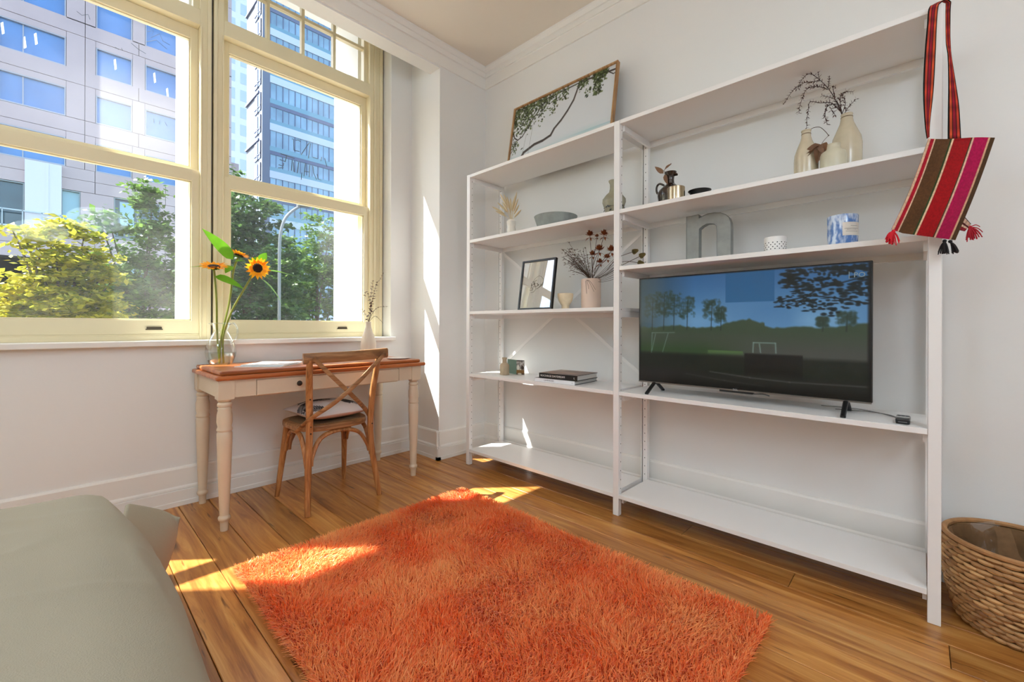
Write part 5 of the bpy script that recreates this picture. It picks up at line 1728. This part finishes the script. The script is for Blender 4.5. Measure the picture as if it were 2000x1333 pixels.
# stoneware bottle, greeting card, two books on the lower left shelf
b0 = P(980, 733, z=S3)
STB = paint('sandy stoneware', rgb(182, 164, 136), .45, var=.08, vscale=25)
kk = mpp(b0)
t = thing('stoneware_bottle', 'small sandy stoneware bottle on the lower left shelf', 'bottle', (b0.x + .03, b0.y, S3))
MB().lathe([(8.8 * kk, 0), (9.3 * kk, .003), (9.3 * kk, 18.5 * kk), (7.6 * kk, 21.5 * kk), (4.2 * kk, 23.5 * kk), (4.0 * kk, 30 * kk), (4.9 * kk, 30.5 * kk), (4.9 * kk, 34 * kk), (3.4 * kk, 34 * kk), (3.2 * kk, 28 * kk)], n=24).build('body', STB, t, smooth=True)
cd = P(1001, 733, z=S3) + Vector((.045, 0, 0))
gc = thing('greeting_card', 'standing greeting card with a green panel and a photograph panel', 'card', (cd.x, cd.y, S3))
zt_ = P(1001, 703, x=cd.x).z - S3
ya_, yb_ = P(986, 720, x=cd.x).y - cd.y, P(1020, 720, x=cd.x).y - cd.y
MB().add([(.03, ya_, 0), (0, 0, 0), (0, 0, zt_), (.03, ya_, zt_), (.032, ya_, 0), (.002, 0, 0), (.002, 0, zt_), (.032, ya_, zt_)], [(0, 1, 2, 3), (7, 6, 5, 4), (0, 4, 5, 1), (1, 5, 6, 2), (2, 6, 7, 3), (3, 7, 4, 0)]).build('green_panel', paint('sage green card', rgb(104, 132, 118), .6), gc)
cv = Canvas(44, 64, (.58, .56, .54))
for q in range(60): cv.blob(r_.uniform(0, 44), r_.uniform(0, 30), r_.uniform(2, 6), r_.uniform(1, 5), r_.choice([(.72, .70, .68), (.34, .30, .30), (.55, .50, .46), (.82, .82, .82)]), .6)
cv.blend((cv.Y < 5).astype(float), (.20, .20, .20), .7)
cv.blob(10, 33, 8, 11, (.84, .82, .78), 1, .1); cv.blob(34, 33, 8, 8, (.22, .16, .13), .9); cv.blob(22, 42, 4, 3, (.9, .85, .75), .8)
cv.blend(((cv.Y > 43) & (cv.Y < 56)).astype(float), (.50, .36, .18), .9); cv.blend((cv.Y >= 56).astype(float), (.30, .22, .14), .8); cv.blob(18, 60, 11, 4, (.85, .82, .74), .9)
pp_ = attr_mat('card photograph', .35)
print_sheet('photo_panel', cv, (-.0015, .0, zt_), (.022, yb_, zt_), (-.0015, .0, 0), pp_, gc)
MB().add([(0, 0, 0), (.0235, yb_, 0), (.0235, yb_, zt_), (0, 0, zt_), (.0025, 0, 0), (.026, yb_, 0), (.026, yb_, zt_), (.0025, 0, zt_)], [(3, 2, 1, 0), (4, 5, 6, 7), (0, 1, 5, 4), (1, 2, 6, 5), (2, 3, 7, 6), (3, 0, 4, 7)]).build('photo_backing', paint('card white', rgb(220, 218, 214), .7), gc)


def book(label, fl, fr, z0, th, dep, cover, spine_mat, txt, tcol, tsize, toff, cover_canvas=None, inset=.004):
    """fl, fr: front-left and front-right spine corners on the shelf"""
    fl, fr = Vector((fl[0], fl[1], z0)), Vector((fr[0], fr[1], z0))
    ax = (fr - fl); L_ = ax.length; ax.normalize()
    ay = Vector((0, 0, 1)).cross(ax)                    # to the back
    o = thing('book', label, 'book', fl)
    def bx(a0, a1, b0, b1, c0, c1):
        return MB().obox(ax * ((a0 + a1) / 2) + ay * ((b0 + b1) / 2) + Vector((0, 0, (c0 + c1) / 2)), ax * ((a1 - a0) / 2), ay * ((b1 - b0) / 2), Vector((0, 0, (c1 - c0) / 2)))
    bx(inset, L_ - inset, .003, dep - inset, .003, th - .003).build('pages', paint('book pages', rgb(206, 204, 200), .8), o)
    bx(0, L_, 0, dep, 0, .003).build('back_cover', cover, o)
    bx(0, L_, 0, dep, th - .003, th).build('front_cover', cover, o)
    bx(0, L_, -.001, .003, 0.0005, th - .0005).build('spine', spine_mat, o)
    if cover_canvas is not None:
        e = Vector((0, 0, th + .0004))
        print_sheet('cover_picture', cover_canvas, e + ay * (dep - .001), e + ay * (dep - .001) + ax * L_, e + ay * .001, attr_mat('book cover print', .35), o)
    if txt:
        for s_, off, col_, sz in zip(txt, toff, tcol, tsize):
            text_mesh('spine_lettering', s_, sz, ax * off + ay * (-.0016) + Vector((0, 0, th / 2)), ax, (0, 0, 1), paint('lettering ' + s_[:4], col_, .5), o)
    return o


LBZ = .020
book('white-spined black book lying under the larger book', (2.205, 1.885), (2.222, 1.572), S3, LBZ + .004, .285, BLACK, paint('white spine', rgb(232, 232, 236), .4), ['CAVENDISH'], [.075], [rgb(140, 140, 144)], [.016]) if False else book('white-spined black book lying under the thicker one', (2.205, 1.885), (2.222, 1.572), S3, LBZ + .004, .285, BLACK, paint('white spine', rgb(232, 232, 236), .4), ['CAVENDISH', 'o'], [rgb(140, 140, 144), rgb(120, 120, 124)], [.015, .012], [.075, .292])
cv = Canvas(60, 50, (.45, .34, .28))
for q in range(70): cv.blob(r_.uniform(0, 60), r_.uniform(0, 50), r_.uniform(4, 14), r_.uniform(1, 4), r_.choice([(.30, .22, .20), (.68, .48, .34), (.56, .44, .38), (.40, .30, .26), (.72, .58, .46)]), .5)
cv.blend(((cv.X < 16) & (cv.Y < 20)).astype(float), (.70, .66, .58), .5)
book('thick black-spined book with a brown picture cover, on top of the white-spined one', (2.212, 1.853), (2.232, 1.560), S3 + LBZ + .0045, .034, .262, BLACK, BLACK, ['ROCHAGE DAYDREAM', 't'], [rgb(232, 230, 228), rgb(220, 220, 220)], [.0185, .022], [.012, .268], cv)

# jug with dried leaves, brass tin and black dish on the right upper shelf
BRG = paint('dark brown glaze', rgb(44, 30, 22), .12, spec=.8, var=.3, vscale=12)
t, c, k = turned('brown_jug', 'small dark brown glazed jug with a looped handle and two dried leaves', 'jug', 2.36, 1309, S2, [(20, None), (24, 384), (24.5, 378), (20.5, 371), (12.5, 364), (7.5, 359.5), (6.6, 352), (7.5, 345), (11, 338.5), (11.5, 337), (9.5, 337.5), (5.5, 346)], BRG)
q = lambda px, py: P(px, py, x=2.36) - c
MB().tube(spline([q(1297, 362.5), q(1289, 359.5), q(1283.5, 364), q(1282.5, 374), q(1286, 381)], 6), .0058, n=8).build('handle', BRG, t, smooth=True)
MB().tube([q(1312, 341), q(1319, 340), q(1323.5, 341.5)], [.013, .011, .005], n=8, flat=(.5, 1)).build('spout', BRG, t, smooth=True)
DRL = leaf_mat('dry brown leaf', rgb(96, 66, 46), rgb(146, 108, 80), .2, scale=40)
dl = thing('dried_leaf_sprig', 'three dry brown leaves sticking out of the brown jug', 'dried flower', c + q(1303, 345))
do = Vector(dl.location)
mb = MB().tube(spline([(0, 0, 0), P(1299, 336, x=2.345) - do, P(1297, 333, x=2.34) - do, P(1311, 319, x=2.34) - do], 5), .0014, n=5)
mb.build('stem', TWIG, dl)
for (a, b, w_) in (((1296, 339), (1278.5, 325), .026), ((1298.5, 330), (1311, 319.5), .022), ((1298, 341), (1303, 360), .024)):
    A_, B_ = P(*a, x=2.335), P(*b, x=2.325)
    loc(MB().leaf(A_, B_ - A_, (-1, .2, .5), (B_ - A_).length, w_, curl=.08, seg=5, tip=.65), do).build('leaf', DRL, dl, smooth=True)
t, c, k = turned('metal_tin', 'shiny brassy metal tin in front of the brown jug', 'tin', 2.265, 1320, S2, [(15.8, None), (16.3, 387.5), (16.3, 367.5), (15.6, 366.8), (15, 367.5), (15, 380)], paint('brushed brass', rgb(176, 158, 130), .22, metallic=1.0), n=36)
t, c, k = turned('black_dish', 'shallow black dish lying on the shelf to the right of the brass tin', 'dish', 2.40, 1366, S2, [(11, None), (17, 378.5), (21, 373.6), (21.3, 373.2), (19, 373.6), (10, 378)], paint('black glaze', rgb(34, 34, 34), .35), n=36)

# stoneware bottles and jar
SB = paint('grey cream stoneware', rgb(198, 186, 160), .22, var=.06, vscale=18, spec=.7)
RING = paint('brown ring', rgb(120, 102, 76), .5)
t, ca, ka = turned('stoneware_bottle', 'shorter grey cream stoneware bottle on the left of the trio', 'bottle', 2.30, 1573.8, S2, [(19, None), (20, 337), (20.3, 315), (19, 302), (14.5, 288), (9.5, 275), (7.9, 268), (7.6, 258), (8.4, 257.5), (8.4, 255.5), (6, 255.5), (5, 266)], SB)
zr = P(1573.8, 264, x=2.30).z - S2
MB().lathe([(8.0 * ka, zr), (8.3 * ka, zr + .002), (8.0 * ka, zr + .004)], n=24, cap=False).build('neck_ring', RING, t, smooth=True)
t, cb_, kb = turned('stoneware_bottle', 'tallest cream stoneware bottle on the right, holding the dark branches', 'bottle', 2.36, 1653, S2, [(23.5, None), (24.3, 312), (24.6, 284), (22.5, 270), (16, 254), (11, 241), (9.6, 232), (9.2, 226), (9.8, 224.6), (9.4, 223.4), (7, 223.6), (6, 236)], SB)
zr = P(1653, 231, x=2.36).z - S2
MB().lathe([(9.7 * kb, zr), (10.0 * kb, zr + .002), (9.6 * kb, zr + .004)], n=24, cap=False).build('neck_ring', RING, t, smooth=True)
t, cj, kj = turned('stoneware_jar', 'squat pale stoneware jar standing between the two bottles', 'jar', 2.262, 1627, S2, [(21, None), (21.6, 326), (21.6, 304), (19.5, 298.5), (12.5, 293.5), (10.8, 290), (10.8, 283.5), (11.4, 282.6), (10, 282.5), (9, 290)], paint('pale green cream stoneware', rgb(200, 194, 170), .3, var=.07, vscale=20), n=32)
DKR = leaf_mat('dark red needle leaves', rgb(52, 30, 28), rgb(92, 52, 48), .1, scale=60)
bo = Vector((2.36, cb_.y, P(1653, 226, x=2.36).z))
br = thing('dark_branch', 'arching branches of dark red needle leaves in the tallest stoneware bottle', 'dried flower', bo)
CX = lambda x, y, dx=0: P(1520 + x / 5.794, 120 + y / 5.794, x=2.35 + dx)
arcs = [([(720, 600), (640, 420), (560, 300), (470, 210), (360, 140), (280, 190), (230, 270), (150, 350), (70, 470)], -.02), ([(560, 320), (480, 290), (400, 285), (320, 320), (280, 400), (240, 520), (235, 590)], -.06),
        ([(700, 560), (600, 470), (480, 470), (360, 460), (340, 560), (325, 650), (320, 770)], -.05), ([(660, 480), (560, 500), (530, 600), (555, 720)], -.07), ([(720, 600), (700, 430), (740, 350), (850, 345)], .03),
        ([(750, 590), (800, 510), (880, 430)], .0), ([(560, 310), (575, 230), (578, 160)], -.02), ([(640, 400), (620, 300), (650, 290)], -.01), ([(470, 220), (380, 230), (270, 250), (210, 310)], -.05), ([(360, 140), (330, 110)], -.02), ([(370, 150), (400, 85)], -.02), ([(470, 215), (450, 125)], -.02),
        ([(690, 520), (600, 540), (640, 600)], -.03), ([(720, 590), (680, 480), (620, 420), (500, 390)], -.05), ([(720, 600), (760, 470), (720, 380)], .02)]
stm, lfm = MB(), MB()
for pts, dx in arcs:
    s = spline([CX(x, y, dx * min(1, i * .4)) for i, (x, y) in enumerate(pts)], 8)
    stm.tube([p - bo for p in s], [.0016 * (1 - .5 * i / len(s)) for i in range(len(s))], n=5)
    acc = 0
    for i in range(1, len(s)):
        acc += (s[i] - s[i - 1]).length
        if acc > .0075:
            acc = 0
            tg = (s[i] - s[i - 1]).normalized()
            for z_ in range(3):
                q_ = Vector((rng.gauss(0, 1), rng.gauss(0, 1), rng.gauss(0, 1))); q_ = (q_ - tg * q_.dot(tg)).normalized()
                lfm.leaf(s[i] - bo, q_ + tg * .6, tg, rng.uniform(.010, .018), .0052, curl=.1, seg=2)
stm.build('stems', paint('dark twig', rgb(56, 38, 32), .8), br); lfm.build('needles', DKR, br, smooth=True, kind='stuff')
ao = Vector((2.30, ca.y, P(1573.8, 257, x=2.30).z))
ll_ = thing('dried_leaf_sprig', 'thin arching stem with a crumpled brown leaf in the shorter stoneware bottle', 'dried flower', ao)
MB().tube([p - ao for p in spline([ao, CX(360, 775, -.05), CX(400, 752, -.06), CX(470, 745, -.07), CX(530, 790, -.075), CX(570, 840, -.08)], 6)], .0013, n=5).tube([CX(570, 840, -.08) - ao, CX(530, 880, -.085) - ao, CX(495, 925, -.09) - ao], .001, n=5).ball(CX(570, 838, -.08) - ao, .003, 6).build('stem', TWIG, ll_)
for a, b, up2, w_ in (((480, 940), (262, 1050), (-1, 0, .4), .030), ((495, 930), (545, 1050), (-1, .3, .3), .040), ((465, 960), (440, 1150), (-1, -.2, 0), .036), ((470, 950), (300, 1080), (-.4, 0, 1), .030)):
    A_, B_ = CX(*a, -.088), CX(*b, -.095)
    loc(MB().leaf(A_, B_ - A_, up2, (B_ - A_).length, w_, curl=.15, seg=5, fold=.6, tip=.6), ao).build('leaf', DRL, ll_, smooth=True)

# galvanised letter, spotted cup, marbled candle
NX = 2.40
NP = lambda x, y: P(1220 + x / 4, 400 + y / 4, x=NX)
base_z = S4R
yA, yB = NP(483, 300).y, NP(580, 300).y
yC, yD = NP(722, 300).y, NP(831, 300).y
zT = NP(530, 88).z
ztop = NP(745, 64).z
z_in = NP(665, 145).z
rad_o = (yB - yD) / 2 * 1.0
out = [(yA, base_z), (yA, zT), (yB, zT), (yB, NP(580, 108).z)]
for x, y in ((610, 90), (650, 72), (700, 64), (750, 64), (790, 78), (815, 100), (828, 135), (831, 180)):
    p = NP(x, y); out.append((p.y, p.z))
out += [(yD, base_z), (yC, base_z)]
for x, y in ((722, 200), (716, 165), (700, 150), (672, 146), (640, 150), (608, 168), (582, 190)):
    p = NP(x, y); out.append((p.y, p.z))
out += [(yB, base_z)]
nlet = thing('letter_n', 'grey galvanised metal letter n standing on the shelf above the television', 'letter', (NX, yB, base_z))
no = Vector(nlet.location)
from mathutils.geometry import tessellate_polygon
tri = tessellate_polygon([[Vector((a, b, 0)) for a, b in out]])
nn = len(out)
mb = MB()
vs = [(NX, a, b) for a, b in out] + [(NX + .038, a, b) for a, b in out]
fs = [tuple(t_) for t_ in tri] + [tuple(i + nn for i in reversed(t_)) for t_ in tri] + [(i, (i + 1) % nn, nn + (i + 1) % nn, nn + i) for i in range(nn)]
GALV = paint('galvanised sheet', rgb(150, 152, 148), .55, metallic=.35, var=.12, vscale=18)
loc(mb.add(vs, fs), no).build('letter_body', GALV, nlet)
rim_pts = [Vector((NX - .001, a, b)) for a, b in out + [out[0]]]
loc(MB().tube(rim_pts, .0016, n=5, cap=False), no).build('rolled_edge', paint('zinc edge', rgb(122, 124, 122), .45, metallic=.4), nlet)

t, c, k = turned('spotted_cup', 'small white cup with black spots on the shelf above the television', 'cup', 2.29, 1514, S4R, [(18, None), (18.7, 489), (19, 466.5), (18.4, 464.6), (17.6, 465), (17, 480)], paint('white glaze', rgb(236, 234, 230), .35), n=40)
sp_ = MB()
for row in range(5):
    for i in range(16):
        a = 2 * math.pi * (i + .5 * (row % 2)) / 16
        z = .006 + row * .0098
        r = 18.8 * k
        n_ = Vector((math.cos(a), math.sin(a), 0))
        sp_.lathe([(.0026, 0), (.0024, .0004)], c=n_ * (r + .0003) + Vector((0, 0, z)), axis=n_, n=7)
sp_.build('spots', BLACK, t, kind='stuff')

m, nt, b = new_mat('blue marbled glass')
tc = nt.nodes.new('ShaderNodeTexCoord'); mp = nt.nodes.new('ShaderNodeMapping'); mp.inputs['Scale'].default_value = (60, 60, 26)
nz = nt.nodes.new('ShaderNodeTexNoise'); nz.inputs['Scale'].default_value = 1; nz.inputs['Detail'].default_value = 3
rp = nt.nodes.new('ShaderNodeValToRGB'); rp.color_ramp.elements[0].position = .42; rp.color_ramp.elements[0].color = rgb(96, 134, 196); rp.color_ramp.elements[1].position = .60; rp.color_ramp.elements[1].color = rgb(206, 220, 238)
nt.links.new(tc.outputs['Object'], mp.inputs[0]); nt.links.new(mp.outputs[0], nz.inputs['Vector']); nt.links.new(nz.outputs['Fac'], rp.inputs[0]); nt.links.new(rp.outputs[0], b.inputs['Base Color']); b.inputs['Roughness'].default_value = .15
t, c, k = turned('candle_glass', 'blue and white marbled candle glass with a cream label', 'candle', 2.31, 1645.5, S4R, [(23, None), (24, 476), (24.5, 460), (24.8, 425), (24.2, 423), (23, 424), (22.5, 440)], m, n=40)
lab = []
r = 24.75 * k
a_c = math.atan2(-c.y, -c.x)
vs, fs = [], []
NA = 14
z0_, z1_ = P(1632, 466, x=2.31).z - S4R, P(1632, 441, x=2.31).z - S4R
for i in range(NA + 1):
    a = a_c + math.radians(78) - math.radians(74) * i / NA
    a = a_c - math.radians(-78) - math.radians(78) * i / NA
    for z in (z0_, z1_):
        vs.append((r * math.cos(a) * 1.004, r * math.sin(a) * 1.004, z))
for i in range(NA): fs.append((i * 2, i * 2 + 2, i * 2 + 3, i * 2 + 1))
MB().add(vs, fs).build('label', paint('cream label', rgb(228, 222, 212), .6), t, smooth=True)
ink = MB()
for zf, a0, a1 in ((.72, .22, .62), (.52, .15, .92), (.44, .30, .8), (.30, .2, .85)):
    pts = []
    for i in range(8):
        a = a_c + math.radians(78) * (1 - (a0 + (a1 - a0) * i / 7))
        pts.append((r * 1.008 * math.cos(a), r * 1.008 * math.sin(a), z0_ + (z1_ - z0_) * zf))
    ink.tube(pts, .0006, n=4)
ink.build('label_lines', paint('label ink', rgb(120, 120, 122), .7), t, kind='stuff')

# ------------------------------------------------------------------ woven bag hung over the end post
BD = depth((2.187, -.052, 1.75)) - .035
bag = thing('woven_bag', 'striped red, pink and brown woven shoulder bag hanging from the end post of the shelving', 'bag', PD(1840, 270, BD))
bo = Vector(bag.location)
cv = Canvas(110, 140, (.6, .08, .1))
u = (cv.X) / cv.w
stripes = [(0, .012, (.55, .04, .30)), (.012, .045, (.80, .66, .55)), (.045, .10, (.62, .06, .14)), (.10, .118, (.84, .70, .58)), (.118, .335, (.34, .22, .12)), (.335, .362, (.16, .25, .12)), (.362, .395, (.86, .74, .60)), (.395, .645, (.60, .03, .06)), (.645, .660, (.20, .20, .10)), (.660, .692, (.86, .70, .60)), (.692, .90, (.66, .03, .28)), (.90, .925, (.82, .66, .52)), (.925, 1.01, (.30, .20, .10))]
for a0, a1, col_ in stripes:
    cv.blend(((u >= a0) & (u < a1)).astype(float), col_)
cv.a *= (1 + cv.noise((55, 90), 61, .10))[..., None]
cv.a *= (1 + cv.noise((6, 5), 62, .10) * ((u > .118) & (u < .335)))[..., None]
side = ((u < .012)).astype(float)
cv.blend(side * ((cv.Y / cv.h > .02) & (cv.Y / cv.h < .22)), (.06, .14, .10)); cv.blend(side * ((cv.Y / cv.h > .52) & (cv.Y / cv.h < .80)), (.03, .06, .05))
BAGM = attr_mat('woven wool', .9, bump=.35, bscale=520)
cTL, cTR, cBR, cBL = (1812.5, 271.0), (1943.5, 269.0), (1866, 469.5), (1740.5, 453.0)


def bagwarp(off, bulge):
    def f(U, V, pts):
        out = np.zeros_like(pts)
        x = (1 - V) * ((1 - U) * cTL[0] + U * cTR[0]) + V * ((1 - U) * cBL[0] + U * cBR[0])
        y = (1 - V) * ((1 - U) * cTL[1] + U * cTR[1]) + V * ((1 - U) * cBL[1] + U * cBR[1])
        x = x + 5 * np.sin(V * math.pi) * (1 - U) * .9 + 3 * np.sin(V * math.pi) * U + 0
        y = y + 1.2 * np.sin(U * math.pi * 2) * (1 - V) + 9 * np.clip(1 - U / .18, 0, 1) * -V * .5
        d = BD + off - bulge * np.sin(U * math.pi) ** .7 * np.sin(np.clip(V, .03, 1) * math.pi * .93) ** .6 - .006 * np.sin(U * 7 + V * 4) * (bulge != 0)
        for i in range(3):
            out[..., i] = CAMP[i] + d * ((RM[0][i] * (x - 1000) / FPX) + RM[1][i] * (-(y - CY) / FPX) + RM[2][i])
        return out - np.array(bo)
    return f


Z3 = (0, 0, 0)
print_sheet('front_panel', cv, Z3, Z3, Z3, BAGM, bag, warp=bagwarp(0.0, .028))
print_sheet('back_panel', cv, Z3, Z3, Z3, BAGM, bag, warp=bagwarp(.004, -.012))


def ribbon(name, rows, cols, mat, parent, o, n=40):
    """rows: list of (left point, right point) ; cols: stripe table across"""
    L_ = spline([a for a, b in rows], max(2, n // len(rows))); R_ = spline([b for a, b in rows], max(2, n // len(rows)))
    m_ = 26
    c_ = Canvas(m_, len(L_))
    uu_ = c_.X / m_
    for a0, a1, cl_ in cols: c_.blend(((uu_ >= a0) & (uu_ < a1)).astype(float), cl_)
    c_.a *= (1 + .16 * np.sin(c_.Y * 2.4))[..., None]
    pts = np.array([[tuple(a + (b - a) * (i / (m_ - 1))) for i in range(m_)] for a, b in zip(L_, R_)]) - np.array(o)
    idx = np.arange(m_ * len(L_)).reshape(len(L_), m_)
    q = np.stack([idx[:-1, :-1], idx[1:, :-1], idx[1:, 1:], idx[:-1, 1:]], -1).reshape(-1, 4)
    g = grid_obj(name, pts.reshape(-1, 3), q, mat, parent, smooth=True)
    colour_verts(g, to_lin(c_.a).reshape(-1, 3))
    s_ = g.modifiers.new('thickness', 'SOLIDIFY'); s_.thickness = .003; s_.offset = 0
    return g


SCOL = [(0, .10, (.07, .05, .04)), (.10, .30, (.72, .24, .16)), (.30, .38, (.20, .05, .06)), (.38, .62, (.52, .08, .16)), (.62, .70, (.22, .05, .06)), (.70, .90, (.76, .30, .16)), (.90, 1.01, (.07, .05, .04))]
STRM = attr_mat('woven strap wool', .9, bump=.3, bscale=520)
fz = -.012
ribbon('strap', [(PD(1810.5, 271, BD), PD(1815, 268, BD)), (PD(1806.5, 240, BD), PD(1816, 240, BD)), (PD(1803.5, 180, BD + .005), PD(1822.5, 180, BD + .005)), (PD(1806, 110, BD + .012), PD(1826.5, 110, BD + .012)), (PD(1811, 50, BD + .02), PD(1829, 50, BD + .02)), (PD(1814, 17, BD + .026), PD(1832, 15, BD + .026)), (PD(1822, 10, BD + .05), PD(1838, 4.5, BD + .036)), (PD(1836, 3.5, BD + .075), PD(1850, -1.5, BD + .055)), (PD(1848, 6, BD + .07), PD(1857.5, 4, BD + .05))], SCOL, STRM, bag, bo)
ribbon('strap', [(PD(1857.5, 4, BD + .05), PD(1847.5, 5, BD + .07)), (PD(1856, 26, BD + .035), PD(1847, 30, BD + .05)), (PD(1856.5, 80, BD + .02), PD(1847.2, 80, BD + .028)), (PD(1858, 110, BD + .014), PD(1851.5, 110, BD + .014)), (PD(1866, 160, BD + .006), PD(1852.5, 160, BD + .010)), (PD(1873, 210, BD + .002), PD(1852, 210, BD + .006)), (PD(1876.5, 272, BD + .004), PD(1851.5, 272, BD + .004))], SCOL, STRM, bag, bo)


def tassel(px, py, ang, L_, n, col, nm='tassel', spread=.5, d=0.0):
    b = PD(px, py, BD + d)
    rt, up3, fw_ = Vector(RM[0]), Vector(RM[1]), Vector(RM[2])
    mb = MB()
    for i in range(n):
        a = math.radians(ang) + rng.gauss(0, spread)
        dv_ = rt * math.cos(a) + up3 * math.sin(a) - fw_ * rng.uniform(-.2, .5)
        l_ = L_ * rng.uniform(.7, 1.1)
        mb.tube(spline([b, b + dv_ * l_ * .5, b + dv_ * l_ * .8 + Vector((0, 0, -.006)), b + dv_ * l_ + Vector((0, 0, -.014))], 3), .0016, n=4)
    mb.ball(b, .006, 8)
    loc(mb, bo).build(nm, paint('tassel wool %d' % int(px), col, .9), bag, smooth=True, label='%s wool tassel' % ('black' if col[0] < .05 else 'red'))


tassel(1745, 452, -115, .034, 34, rgb(206, 26, 42), spread=.55)
tassel(1894, 444, -75, .034, 34, rgb(176, 26, 44), spread=.6, d=.012)
tassel(1845, 471, -100, .034, 26, rgb(30, 26, 28), spread=.35)
tassel(1856, 472, -58, .030, 20, rgb(30, 26, 28), spread=.3)
ribbon('side_band', [(PD(1868, 448, BD + .012), PD(1882, 422, BD + .012)), (PD(1884, 452, BD + .012), PD(1896, 438, BD + .012))], [(0, .3, (.50, .10, .14)), (.3, .45, (.8, .68, .58)), (.45, .6, (.3, .08, .1)), (.6, .92, (.74, .60, .52)), (.92, 1.01, (.08, .06, .05))], STRM, bag, bo, n=16)

# ------------------------------------------------------------------ water-hyacinth basket with liner
BC = Vector((2.365, -.262, 0))
bk = thing('woven_basket', 'woven water hyacinth basket with a clear plastic liner by the right wall', 'basket', BC)
WEAVE = leaf_mat('water hyacinth straw', rgb(128, 84, 46), rgb(206, 162, 108), 0, rough=.55, scale=18)
BH, RT, RBm = .305, .202, .158
m_b = MB()
rows_ = 17
for j in range(rows_):
    z = .014 + (BH - .03) * j / (rows_ - 1)
    t_ = z / BH
    r = RBm + (RT - RBm) * (t_ ** .8) + .012 * math.sin(math.pi * t_)
    nL = 30
    for i in range(nL):
        a = 2 * math.pi * (i + .5 * (j % 2)) / nL + rng.uniform(-.015, .015)
        tg = Vector((-math.sin(a), math.cos(a), rng.uniform(-.10, .02))); n_ = Vector((math.cos(a), math.sin(a), 0))
        c_ = n_ * r + Vector((0, 0, z + rng.uniform(-.0015, .0015)))
        l_ = math.pi * r / nL * 1.28
        pts = [c_ - tg * l_ - n_ * .004, c_ - tg * l_ * .5 + n_ * .0025, c_ + n_ * .0045, c_ + tg * l_ * .5 + n_ * .0025, c_ + tg * l_ - n_ * .004]
        m_b.tube(pts, [.0030, .0078, .0092, .0078, .0030], n=6, flat=(1.0, .8), up=(0, 0, 1))
m_b.build('woven_strands', WEAVE, bk, smooth=True, kind='stuff')
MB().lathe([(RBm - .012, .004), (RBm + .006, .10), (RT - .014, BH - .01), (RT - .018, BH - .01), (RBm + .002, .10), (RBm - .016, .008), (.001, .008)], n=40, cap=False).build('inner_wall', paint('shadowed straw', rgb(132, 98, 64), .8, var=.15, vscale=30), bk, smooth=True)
ringp = lambda r, z, n=64: [(r * math.cos(2 * math.pi * k / n), r * math.sin(2 * math.pi * k / n), z) for k in range(n + 1)]
RIMM = paint('straw rim', rgb(168, 122, 76), .6, var=.15, vscale=40)
MB().tube(ringp(RT - .004, BH), .0095, n=8, cap=False).build('rim', RIMM, bk, smooth=True)
MB().tube(ringp(RBm - .004, .0075), .0072, n=8, cap=False).build('base_ring', RIMM, bk, smooth=True)
ln2 = MB()
lp = []
for j, (r, z) in enumerate(((RT - .020, BH + .002), (RT - .030, BH - .05), (RT - .034, BH - .14), (.10, .05), (.01, .035))):
    lp.append([(r * (1 + .05 * math.sin(5 * a + j) + .03 * math.sin(11 * a)) * math.cos(a), r * (1 + .05 * math.sin(5 * a + j) + .03 * math.sin(11 * a)) * math.sin(a), z + .008 * math.sin(7 * a)) for a in [2 * math.pi * k / 48 for k in range(48)]])
vs = [p for r in lp for p in r]
fs = [(j * 48 + k, j * 48 + (k + 1) % 48, (j + 1) * 48 + (k + 1) % 48, (j + 1) * 48 + k) for j in range(4) for k in range(48)]
MB().add(vs, fs).build('plastic_liner', thin_glass('clear plastic liner', tint=(.97, .97, .97, 1), gloss=.30, edge=.55), bk, smooth=True)

bpy.context.view_layer.update()
